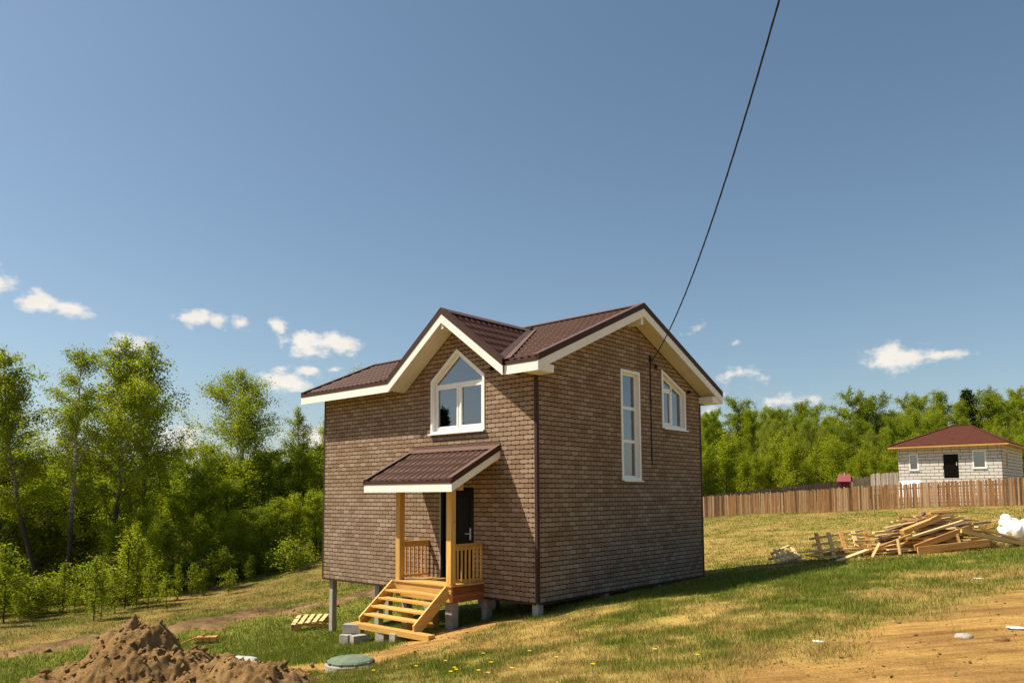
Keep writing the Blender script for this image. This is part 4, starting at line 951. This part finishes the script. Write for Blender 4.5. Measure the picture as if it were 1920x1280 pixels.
# clods fallen from the heap
rc = np.random.default_rng(5); cb_ = MB()
CLV, CLF = [], []
for k in range(1100):
    X = rc.normal(.1, 1.35); Y = rc.normal(-.1, .9); r = abs(rc.normal(0, .022))+.008
    x = MC[0]+RH[0]*X+FH[0]*Y; y = MC[1]+RH[1]*X+FH[1]*Y; m_ = float(mound(np.array([X]), np.array([Y]))[0]); z = Hs(x, y)+max(m_, 0)
    v = rc.normal(size=(6, 3))*.25+np.array(((1, 0, 0), (-1, 0, 0), (0, 1, 0), (0, -1, 0), (0, 0, .8), (0, 0, -.8))); i0 = len(CLV)*6
    CLV.append(v*r+(x, y, z+r*.3)); CLF += [(i0+a, i0+b, i0+c) for a, b, c in ((0, 2, 4), (2, 1, 4), (1, 3, 4), (3, 0, 4), (2, 0, 5), (1, 2, 5), (3, 1, 5), (0, 3, 5))]
co = link('soil_clods', npmesh('soil_clods', np.concatenate(CLV), np.array(CLF)), 'soil', None, 0, False, kind='stuff'); tag(co, 'brown clods of soil strewn over the heap and its foot', 'soil')
# broken pallet by the left post, wood scraps by the heap, cement bag, concrete blocks under the stair beam
P = gpx(583, 1178); pt = thing('broken_pallet', 'broken wooden pallet tipped on the lawn beside the tall concrete post', 'pallet', tuple(P), RZ+.1)
for k in range(5): MB().bar((-.42+.18*k, -.30, .16+.02*k), (-.34+.18*k, .28, .34), .11, .022).build('deck_slat', 'lumber', pt)
for k, y in enumerate((-.2, .05, .25)): MB().bar((-.45, y, .18+.08*k), (.5, y, .12+.05*k), .05, .07).build('bearer', 'lumber_orange', pt)
MB().box(-.40, -.24, -.26, -.12, -.03, .17).build('block', 'lumber_orange', pt); MB().box(-.50, -.40, -.1, .1, -.03, .20).build('block', 'lumber_grey', pt)
P = gpx(385, 1206); sp_ = thing('timber_offcuts', 'low nailed bundle of brown timber offcuts on the lawn behind the soil heap', 'timber', tuple(P), RZ+.05)
MB().box(-.24, .30, -.1, .1, -.03, .07).build('base_plank', 'lumber_grey', sp_)
for k, x in enumerate((-.12, .06, .22)): MB().box(x-.07, x+.07, -.12, .10, .07, .19).build('block', 'lumber_orange', sp_, .004)
MB().bar((-.55, .0, .03), (-.02, .05, .24), .10, .03).build('lath', 'lumber_orange', sp_)
P = gpx(455, 1246); cg = thing('cement_bags', 'two flat grey paper cement bags lying at the edge of the soil heap', 'paper bags', tuple(P), RZ-.25)
for x, y, z, s in ((-.08, .12, .06, 1), (.10, -.12, .05, 2)):
    b = MB(); blob(b, (x, y, z+.02), (.30, .17, .055), 20+s, 10, .12); b.build('paper_bag', 'paper', cg, 0, False)
for (x, y, z, dx, dy, dz, lb, rz) in ((-3.33, -2.02, .0, .11, .20, .10, 'grey concrete block lying lowest at the left end of the stair beam', .3), (-3.28, -1.96, .20, .20, .10, .09, 'grey concrete block propping the left end of the stair beam', .5),
                                 (-2.98, -2.02, .0, .09, .18, .09, 'small grey concrete block beside the stacked pair under the stair beam', -.2), (-2.45, -1.86, .0, .12, .1, .10, 'whitish concrete block in shadow under the middle of the stair beam', .1), (-2.0, -1.80, -.06, .09, .2, .12, 'grey concrete block under the stair beam, rightmost', .0)):
    zz = Hs(x, y); o = MB().box(-dx, dx, -dy, dy, -dz, dz).build('concrete_block', 'concrete', None, .008); o.location = (x, y, zz+z+dz-.02); o.rotation_euler = (0, 0, rz); tag(o, lb, 'concrete block')
# crumbs and pebbles on the bare ground
rs_ = np.random.default_rng(8); n_ = 16000; r_ = 5.2*(26/5.2)**rs_.uniform(0, 1, n_); a_ = YAW+rs_.uniform(-.66, .66, n_); x_ = CAM[0]+np.sin(a_)*r_; y_ = CAM[1]+np.cos(a_)*r_
zz_ = zones(x_, y_); kp_ = rs_.uniform(0, 1, n_) < np.clip(zz_[0]*.35+zz_[4]*.9, 0, 1)*(.2+1.2*(fbm(x_*1.5, y_*1.5, 3, 99) > .52)); x_, y_, r_ = x_[kp_], y_[kp_], r_[kp_]; z_ = H(x_, y_); n_ = len(x_)
sz_ = (.004+.010*rs_.exponential(.6, n_))*np.maximum(r_/9, .8); OCT = np.array(((1, 0, 0), (-1, 0, 0), (0, 1, 0), (0, -1, 0), (0, 0, .7), (0, 0, -.7)))
V_ = (OCT[None]+rs_.normal(0, .28, (n_, 6, 3)))*sz_[:, None, None]+np.stack([x_, y_, z_+sz_*.3], 1)[:, None]; F_o = np.array(((0, 2, 4), (2, 1, 4), (1, 3, 4), (3, 0, 4), (2, 0, 5), (1, 2, 5), (3, 1, 5), (0, 3, 5)))
o = link('soil_crumbs', npmesh('soil_crumbs', V_.reshape(-1, 3), (F_o[None]+np.arange(n_)[:, None, None]*6).reshape(-1, 3)), 'soil', None, 0, False, kind='stuff'); tag(o, 'crumbs of earth and pebbles scattered on the bare ground', 'gravel')
# litter on the dirt road
for (u, v, s, m, lb) in ((1808, 1196, .09, 'concrete', 'grey stone lying on the dirt road'), (1880, 1201, .07, 'soil', 'brown clod of earth on the dirt road'), (1905, 1178, .10, 'sack', 'white scrap of plastic on the dirt road'), (1535, 1203, .07, 'sack', 'white scrap of paper at the edge of the dirt road'), (1835, 1085, .08, 'sack', 'white scrap lying in the grass beside the road bend')):
    P = gpx(u, v); b = MB(); blob(b, (0, 0, s*.12), (s, s*.6, s*(.45 if m != 'sack' else .14)), int(u), 7, .3); o = b.build('stone' if m != 'sack' else 'litter', m, None, 0, m != 'sack'); o.location = tuple(P); tag(o, lb, 'stone' if m != 'sack' else 'litter')

# ------------------------------------------------------------------ trees
def leaves(C, size, rs, up=0.3):
    n = len(C); nrm = rs.normal(size=(n, 3)); nrm[:, 2] = np.abs(nrm[:, 2])+up; nrm /= np.linalg.norm(nrm, axis=1)[:, None]
    a = np.cross(nrm, rs.normal(size=(n, 3))); a /= np.linalg.norm(a, axis=1)[:, None]; b = np.cross(nrm, a)
    s = size*rs.uniform(.65, 1.3, (n, 1)); V = np.stack([C+a*s*.5, C+b*s*.33, C-a*s*.5, C-b*s*.33], 1).reshape(-1, 3)
    return V, np.arange(n*4).reshape(-1, 4)
def make_tree(seed, Hh, R, base, nprim, nleaf, lsize, droop=.5, rise=50, lean=0.0, prof=None, trunk_r=None, spread=.30, bark='birch_bark', leaf='leaf', forks=0):
    rs = np.random.default_rng(seed); tb = MB(); tr = trunk_r or Hh*.011
    k = 11; ts = np.linspace(0, 1, k); wob = np.cumsum(rs.normal(0, .012*Hh, (k, 2)), 0)*.5; wob[0] = 0
    tp = np.stack([wob[:, 0]+lean*Hh*(1-(1-ts)**2.2), wob[:, 1], ts*Hh*.97], 1); tp[0, 2] = -.3
    tb.tube(tp, [max(tr*(1-t)**.85, .012) for t in ts], 8, False)
    def tpos(f): i = min(int(f*(k-1)), k-2); q = f*(k-1)-i; return tp[i]*(1-q)+tp[i+1]*q
    segs = []
    prof = prof or (lambda f: math.sin(math.pi*min(1, max(0.02, (f*.85+.15)))**.8)**.8)
    for i in range(nprim):
        f = base+(1-base)*((i+.5)/nprim)**.9*.98; f = min(.985, f+rs.normal(0, .012)); az_ = i*2.39996+rs.normal(0, .35)
        L = R*prof((f-base)/(1-base))*rs.uniform(.6, 1.25); el_ = math.radians(rise+rs.normal(0, 9)+18*(f-.5)); p = tpos(f); d = np.array((math.cos(az_)*math.cos(el_), math.sin(az_)*math.cos(el_), math.sin(el_)))
        pts = [p]; nseg = 6
        for q in range(nseg):
            d = d+np.array((0, 0, -droop*.16))+rs.normal(0, .09, 3); d /= np.linalg.norm(d); p = p+d*L/nseg; pts.append(p)
        r0 = max(.010, tr*.42*(1-f)**.6*min(1, L/R+.2)); tb.tube(pts, [max(r0*(1-q/nseg*.85), .006) for q in range(nseg+1)], 5, False)
        segs += [(pts[q], pts[q+1], .5+.5*q/nseg) for q in range(2, nseg)]
        for q in range(2, nseg+1):
            for _ in range(2):
                d2 = rs.normal(size=3); d2[2] = d2[2]*.4-droop*.7; d2 += .6*(pts[q]-pts[q-1])/np.linalg.norm(pts[q]-pts[q-1]); d2 /= np.linalg.norm(d2)
                l2 = L*rs.uniform(.18, .42); e2 = pts[q]+d2*l2-np.array((0, 0, droop*.25*l2)); tb.tube([pts[q], (pts[q]+e2)/2+rs.normal(0, .03, 3), e2], [max(r0*.3, .006), .006, .004], 3, False)
                segs.append((pts[q], e2, 1.1))
    w = np.array([s[2]*np.linalg.norm(s[1]-s[0]) for s in segs]); w *= rs.uniform(.35, 1.7, len(w)); w /= w.sum()
    pick_ = rs.choice(len(segs), nleaf, p=w); A_s = np.array([s[0] for s in segs])[pick_]; B_s = np.array([s[1] for s in segs])[pick_]
    t = rs.uniform(0, 1.08, (nleaf, 1)); C = A_s*(1-t)+B_s*t+rs.normal(0, spread*.5, (nleaf, 3))*(.5+rs.uniform(0, 1, (nleaf, 1)))
    C[:, 2] -= droop*.25*rs.exponential(.35, nleaf); C = C[C[:, 2] > .12]
    V, F = leaves(C, lsize, rs); me = npmesh('crown', V, F); me.materials.append(MAT[leaf])
    cl = rs.uniform(0, 1, len(segs))[pick_][:len(C)]
    tone = np.clip(.5*cl+.5*rs.uniform(0, 1, len(C)), 0, 1).astype(np.float32); at_ = me.attributes.new('tone', 'FLOAT', 'FACE'); at_.data.foreach_set('value', tone)
    tm = tb.mesh('trunk'); tm.materials.append(MAT[bark]); tm.polygons.foreach_set('use_smooth', [True]*len(tm.polygons))
    return tm, me, Hh
def make_pine(seed, Hh, R, nleaf):
    rs = np.random.default_rng(seed); tb = MB(); tb.tube([(0, 0, -.3), (.05, 0, Hh*.5), (0, .05, Hh)], [.16, .10, .02], 8, False); Cs = []
    nw = 36
    for i in range(nw):
        f = .16+.82*i/nw; L = R*(1-f)**.75*rs.uniform(.75, 1.2)+.12
        for j in range(6):
            a_ = j*1.05+i*.7+rs.normal(0, .2); e_ = np.array((math.cos(a_)*L, math.sin(a_)*L, L*(-.05+.25*f))); p0 = np.array((0, 0, f*Hh)); tb.tube([p0, p0+e_], [.03, .008], 4, False)
            n = int(nleaf/nw/6*(L/R+.3)*1.6); t = rs.uniform(.08, 1, (n, 1))**.7; Cs.append(p0+e_*t+rs.normal(0, .17, (n, 3))*(1.3-t))
    C = np.concatenate(Cs); V, F = leaves(C, .17, rs); me = npmesh('crown', V, F); me.materials.append(MAT['needle'])
    at_ = me.attributes.new('tone', 'FLOAT', 'FACE'); at_.data.foreach_set('value', rs.uniform(0, 1, len(C)).astype(np.float32)); tm = tb.mesh('trunk'); tm.materials.append(MAT['bark_dark']); return tm, me, Hh
up_prof = lambda f: .35+.65*math.sin(math.pi*min(.98, f*.72+.22))
PROTO = {
    'birch_lean': make_tree(1, 13, 2.7, .28, 50, 27000, .115, .75, 52, -.20, leaf='leaf'),
    'birch_thin': make_tree(2, 14, 2.3, .40, 30, 12500, .11, .55, 58, 0, leaf='leaf'),
    'birch_big': make_tree(3, 14, 3.5, .16, 66, 46000, .115, .8, 56, .02, leaf='leaf_young'),
    'birch_round': make_tree(4, 13, 3.5, .16, 74, 42000, .115, .5, 50, .01, leaf='leaf', spread=.42),
    'birch_spire': make_tree(5, 12, 2.0, .30, 38, 15000, .11, .45, 55, leaf='leaf'),
    'aspen': make_tree(6, 13, 2.7, .12, 48, 24000, .145, .3, 48, leaf='leaf', bark='bark_dark', prof=up_prof),
    'aspen_b': make_tree(7, 12, 3.0, .10, 48, 24000, .145, .35, 44, leaf='leaf_deep', bark='bark_dark', prof=up_prof),
    'young_a': make_tree(8, 6.5, 1.5, .05, 40, 11000, .105, .3, 52, leaf='leaf', bark='bark_dark', prof=up_prof),
    'young_b': make_tree(9, 7, 1.7, .05, 40, 11500, .105, .4, 48, leaf='leaf_deep', bark='bark_dark', prof=up_prof),
    'young_c': make_tree(10, 6, 1.3, .06, 36, 8500, .10, .25, 55, leaf='leaf_young', bark='bark_dark', prof=up_prof),
    'sapling_a': make_tree(11, 2.8, .62, .08, 24, 1500, .075, .15, 58, leaf='leaf', bark='bark_dark', spread=.16, trunk_r=.022),
    'sapling_b': make_tree(12, 3.0, .55, .05, 26, 1700, .075, .1, 60, leaf='leaf', bark='bark_dark', spread=.15, trunk_r=.022),
    'sapling_c': make_tree(13, 2.2, .6, .04, 20, 1100, .07, .2, 52, leaf='leaf', bark='bark_dark', spread=.16, trunk_r=.018),
    'shrub': make_tree(15, 1.2, .8, .02, 26, 1300, .085, .2, 40, leaf='leaf', bark='bark_dark', spread=.22, trunk_r=.015),
    'shrub_dark': make_tree(16, 1.4, .9, .02, 26, 1500, .09, .3, 40, leaf='leaf_deep', bark='bark_dark', spread=.22, trunk_r=.015),
    'pine': make_pine(14, 13, 2.3, 16000)}
rt = random.Random(21)
def tree(kind, x, y, height, label, cat='tree', group=None, name=None, rz=None, wide=1.0, zoff=0.0):
    tm, cm_, Hh = PROTO[kind]; k = height/Hh
    t = thing(name or 'deciduous_tree', label, cat, (x, y, Hs(x, y)-.05+zoff), rt.uniform(0, 6.28) if rz is None else rz, group); t.scale = (k*wide, k*wide, k)
    for nm, me in (('trunk', tm), ('crown', cm_)):
        o = bpy.data.objects.new(nm, me); COL.objects.link(o); o.parent = t
    return t
def tree_px(kind, u, depth, vtop, label, **kw):
    P = at(u, 930, depth); g = Hs(P[0], P[1]); zt_ = at(u, vtop, depth)[2]; return tree(kind, P[0], P[1], zt_-g, label, **kw)
# single trees one can point at
tree_px('birch_lean', 92, 37, 632, 'tall birch with dark leaning trunk at the left edge of the picture', name='birch_tree', rz=RZ)
tree_px('birch_thin', 131, 36, 630, 'slender open birch with pale upper stems between the two dense birches', name='birch_tree', rz=1.2, wide=.95)
tree_px('birch_big', 222, 39, 620, 'broad yellow-green birch, largest crown of the left group', name='birch_tree', rz=.4)
tree_px('birch_spire', 268, 42, 622, 'tall narrow birch rising behind the broad yellow-green one', name='birch_tree', rz=2.4, wide=1.1)
tree_px('birch_round', 455, 47, 676, 'tall birch standing alone left of the house', name='birch_tree', rz=1.0)
tree_px('birch_spire', 560, 50, 752, 'small thin birch nearest the left eave of the house', name='birch_tree', rz=.2, wide=.8)
tree_px('birch_round', 684, 58, 680, 'tree whose tip shows just above the left roof slope', rz=2.0, wide=.8)
tree_px('birch_spire', 612, 52, 775, 'birch half hidden by the left corner of the house', name='birch_tree', wide=.8)
tree_px('birch_spire', -40, 41, 650, 'birch partly outside the left edge of the picture', name='birch_tree')
WOODL = 'trees of the wood left of the house'
for (u, d, vt, k, w) in ((0, 40, 820, 'young_b', 1.3), (170, 46, 850, 'aspen', .8), (330, 44, 905, 'young_c', 1.3), (300, 46, 880, 'aspen', .8), (365, 42, 880, 'young_b', 1.5), (395, 47, 835, 'aspen', .75), (430, 44, 900, 'young_b', 1.5),
                         (470, 45, 870, 'young_a', 1.5), (505, 46, 850, 'aspen_b', .8), (540, 48, 868, 'young_b', 1.4), (575, 48, 848, 'aspen', .8), (605, 50, 835, 'young_c', 1.5), (635, 54, 825, 'aspen', .8), (240, 44, 890, 'young_b', 1.5), (90, 43, 900, 'young_c', 1.5),
                         (310, 37, 985, 'young_a', 1.2), (375, 37.5, 970, 'young_c', 1.2), (415, 38, 965, 'young_a', 1.5), (450, 39, 960, 'young_c', 1.3), (490, 40, 950, 'young_b', 1.4), (520, 41, 940, 'young_a', 1.5), (550, 42, 930, 'young_c', 1.4), (590, 43, 925, 'young_a', 1.4), (620, 45, 920, 'young_c', 1.4), (270, 36, 960, 'young_a', 1.5), (215, 36, 985, 'young_c', 1.2), (165, 44, 900, 'young_a', 1.5), (60, 45, 890, 'young_c', 1.6), (10, 44, 900, 'young_c', 1.6), (110, 46, 880, 'young_c', 1.6), (140, 43, 950, 'young_c', 1.5), (30, 42, 950, 'young_a', 1.5), (255, 33, 985, 'young_c', .9), (292, 35, 975, 'young_c', .9)):
    tree_px(k, u, d, vt, {'young_a': 'low bushy green tree', 'young_b': 'low bushy dark green tree', 'young_c': 'low yellow-green tree', 'aspen': 'taller green tree', 'aspen_b': 'taller dark green tree'}[k]+(' under the birches at the far left of the wood' if u < 280 else ' in the wood between the birches and the house'), group=WOODL, wide=w)
FARL = 'far treetops between the birches on the left'
for i in range(26):
    u = -120+i*32+rt.uniform(-10, 10); d = rt.uniform(62, 92); tree_px(rt.choice(('aspen', 'aspen_b', 'birch_round')), u, d, rt.uniform(838, 862), 'far tree of the wood showing between the birches on the left', group=FARL, wide=1.0)
for i in range(16):
    u = -120+i*52+rt.uniform(-12, 12); d = rt.uniform(50, 58); tree_px(rt.choice(('young_a', 'young_b', 'young_c')), u, d, rt.uniform(875, 915), 'far tree of the wood showing between the birches on the left', group=FARL, wide=1.5)
SAP = 'saplings along the edge of the wood'
for (u, d, vt, k) in ((20, 28.5, 1010, 'sapling_a'), (48, 30, 1035, 'sapling_b'), (186, 27, 1040, 'sapling_a'), (196, 27.4, 1062, 'sapling_c'), (322, 28.5, 1066, 'sapling_c'), (240, 31, 990, 'sapling_a'), (262, 31.5, 1000, 'sapling_b'), (300, 31.5, 1075, 'sapling_c'), (340, 33, 1050, 'sapling_b'), (365, 34, 1050, 'sapling_a'), (385, 34.3, 1060, 'sapling_b'), (432, 33.5, 1062, 'sapling_c'),
                      (128, 31, 1045, 'sapling_b'), (150, 30, 1090, 'sapling_c'), (88, 30.5, 1080, 'sapling_c'), (-30, 27, 1000, 'sapling_b'), (472, 37, 1035, 'sapling_b'), (505, 38, 1030, 'sapling_a'), (545, 39, 1015, 'sapling_b'), (580, 40, 1010, 'sapling_a'), (285, 30, 1045, 'sapling_a'), (225, 29.5, 1060, 'sapling_c'), (10, 29, 1050, 'sapling_c'), (420, 37, 1020, 'sapling_a'), (395, 36, 1030, 'sapling_c')):
    tree_px(k, u, d, vt, 'thin light green sapling at the sunny edge of the wood', cat='sapling', group=SAP, name='sapling', wide=rt.uniform(.85, 1.5))
for i in range(46):
    u = -60+i*14.5+rt.uniform(-7, 7); d = 28.5+max(0, u)*.0185+rt.uniform(-.5, 5.5); P = at(u, 930, d)
    tree(rt.choice(('shrub', 'shrub_dark', 'shrub_dark')), P[0], P[1], rt.uniform(.6, 1.7), 'low leafy shrub at the foot of the wood left of the house', cat='shrub', group='shrubs at the foot of the wood', name='shrub', wide=rt.uniform(.8, 1.4))
WOODR = 'trees of the wood behind the neighbouring plot'
TOPS = ((1300, 790), (1330, 770), (1385, 748), (1440, 752), (1475, 765), (1500, 752), (1540, 760), (1560, 772), (1600, 735), (1650, 742), (1680, 765), (1705, 745), (1735, 740), (1780, 732), (1850, 732), (1885, 735), (1915, 725), (1960, 740), (2010, 745))
for (u, v) in TOPS:
    tree_px(rt.choice(('aspen', 'aspen_b', 'birch_round', 'aspen')), u, rt.uniform(92, 104), v+2, 'tall leafy tree in the skyline of the wood on the right', group=WOODR, wide=.85)
    tree_px(rt.choice(('aspen', 'aspen_b', 'birch_round')), u+rt.uniform(14, 26), rt.uniform(92, 104), v+rt.uniform(8, 28), 'tall leafy tree in the skyline of the wood on the right', group=WOODR, wide=.8)
tree_px('pine', 1822, 98, 722, 'dark pine standing out of the leafy skyline on the right', name='pine_tree', wide=1.2)
for i in range(52):
    u = 1290+i*14.2+rt.uniform(-10, 10); tree_px(rt.choice(('aspen', 'aspen_b', 'birch_big', 'birch_round')), u, rt.uniform(84, 91), rt.uniform(768, 812), 'leafy tree in the middle rows of the wood on the right', group='middle rows of the wood on the right', wide=.62)
for i in range(46):
    u = 1290+i*16+rt.uniform(-8, 8); d = rt.uniform(76, 83); tree_px(rt.choice(('young_a', 'young_c', 'young_c', 'young_b')), u, d, rt.uniform(812, 868), 'young leafy tree in the front row of the wood on the right', group='front row of the wood on the right', wide=1.05)
# trees across the field, seen only as reflections in the gable window
tree('pine', -31.5, -26.5, 12.6, 'dark conifer mirrored in the left pane of the gable window', name='conifer_tree')
tree('young_b', -29.0, -29.5, 10.5, 'bushy tree mirrored low in the right pane of the gable window', wide=1.2)
# ------------------------------------------------------------------ grass
def grass(name, label, n, r0, r1, hmin, hmax, wk, seed, dens):
    rs = np.random.default_rng(seed); r = r0*(r1/r0)**(rs.uniform(0, 1, n)**dens); a_ = YAW+rs.uniform(-.66, .66, n); x = CAM[0]+np.sin(a_)*r; y = CAM[1]+np.cos(a_)*r
    bare, green, lawn, far_l, berm = zones(x, y); tuft = fbm(x*3.1, y*3.1, 3, 131); fine = vnoise(x*9, y*9, 137)
    p = np.clip((1-bare*1.03), 0, 1)*np.clip(.35+1.6*(tuft-.40)+.5*(fine-.5)+.35*lawn+.25*green, 0, 1)+.02*(fine > .75)
    X = (x-MC[0])*RH[0]+(y-MC[1])*RH[1]; Y = (x-MC[0])*FH[0]+(y-MC[1])*FH[1]
    p[mound(X, Y) > .05] = 0; p[(x > -W) & (x < -.3) & (y > .4) & (y < D)] *= .25; p[np.hypot(x-mh.location.x, y-mh.location.y) < .5] = 0
    kp = rs.uniform(0, 1, n) < p; x, y, r, green, tuft, lawn = x[kp], y[kp], r[kp], green[kp], tuft[kp], lawn[kp]; n = len(x); z = H(x, y)
    isg = rs.uniform(0, 1, n) < np.clip(green*1.15+.12, 0, 1); h = rs.uniform(hmin, hmax, n)*(.55+.9*tuft)*np.where(isg, 1.0, .7)*(1+.1*lawn)
    w = wk*(.6+.8*rs.uniform(0, 1, n))*np.maximum(r/9, .8)**.8; t = rs.uniform(0, 6.28, n); ln = rs.normal(0, .45, (n, 2))*np.where(isg, .8, 1.6)[:, None]*h[:, None]
    c, s = np.cos(t)*w/2, np.sin(t)*w/2; V = np.empty((n, 3, 3)); V[:, 0] = np.stack([x-c, y-s, z-.01], 1); V[:, 1] = np.stack([x+c, y+s, z-.01], 1); V[:, 2] = np.stack([x+ln[:, 0], y+ln[:, 1], z+h], 1)
    me = npmesh(name, V.reshape(-1, 3), np.arange(n*3).reshape(-1, 3)); k = rs.uniform(0, 1, n)[:, None]
    g = np.array((.082, .118, .010))*(1-k)+np.array((.215, .245, .034))*k; d_ = np.array((.27, .175, .050))*(1-k)+np.array((.47, .345, .125))*k
    cf = np.where(isg[:, None], g, d_); cf = np.concatenate([cf, np.ones((n, 1))], 1).astype(np.float32)
    at_ = me.attributes.new('bcol', 'FLOAT_COLOR', 'FACE'); at_.data.foreach_set('color', cf.ravel())
    o = link(name, me, 'blade', None, 0, False, kind='stuff'); o['label'] = label; o['category'] = 'grass'; return o
grass('near_grass', 'patchy green and straw-coloured grass on the near slope', 620000, 5.2, 17, .025, .095, .0065, 1, .95)
grass('far_grass', 'grass of the lawn and meadows beyond the house', 520000, 17, 75, .03, .10, .0080, 2, .9)
# dandelions in the near grass
fl = MB(); 
for k in range(9): a_ = k*.698; fl.poly([(0, 0, .10), (.024*math.cos(a_-.3), .024*math.sin(a_-.3), .107), (.028*math.cos(a_), .028*math.sin(a_), .105), (.024*math.cos(a_+.3), .024*math.sin(a_+.3), .107)])
plain('dandelion', (.75, .50, .015), .1, 5, .7, .2); plain('stalk', (.10, .16, .03), .1, 5, .7, .2)
FLM = fl.mesh('flower_head'); FLM.materials.append(MAT['dandelion']); STM = MB().tube([(0, 0, -.02), (.004, 0, .05), (0, 0, .10)], .003, 5).mesh('stalk'); STM.materials.append(MAT['stalk'])
for (u, v) in ((921, 1256), (906, 1238), (855, 1270), (845, 1274), (993, 1234), (1043, 1247), (915, 1277), (852, 1266), (897, 1272), (1228, 1233), (1308, 1245), (780, 1262), (700, 1270), (1112, 1262), (835, 1252), (960, 1268)):
    P = gpx(u, v); t = thing('dandelion', 'yellow dandelion flower in the near grass', 'flower', tuple(P), rt.uniform(0, 6), 'dandelions in the near grass')
    for nm, me in (('flower_head', FLM), ('stalk', STM)): o = bpy.data.objects.new(nm, me); COL.objects.link(o); o.parent = t
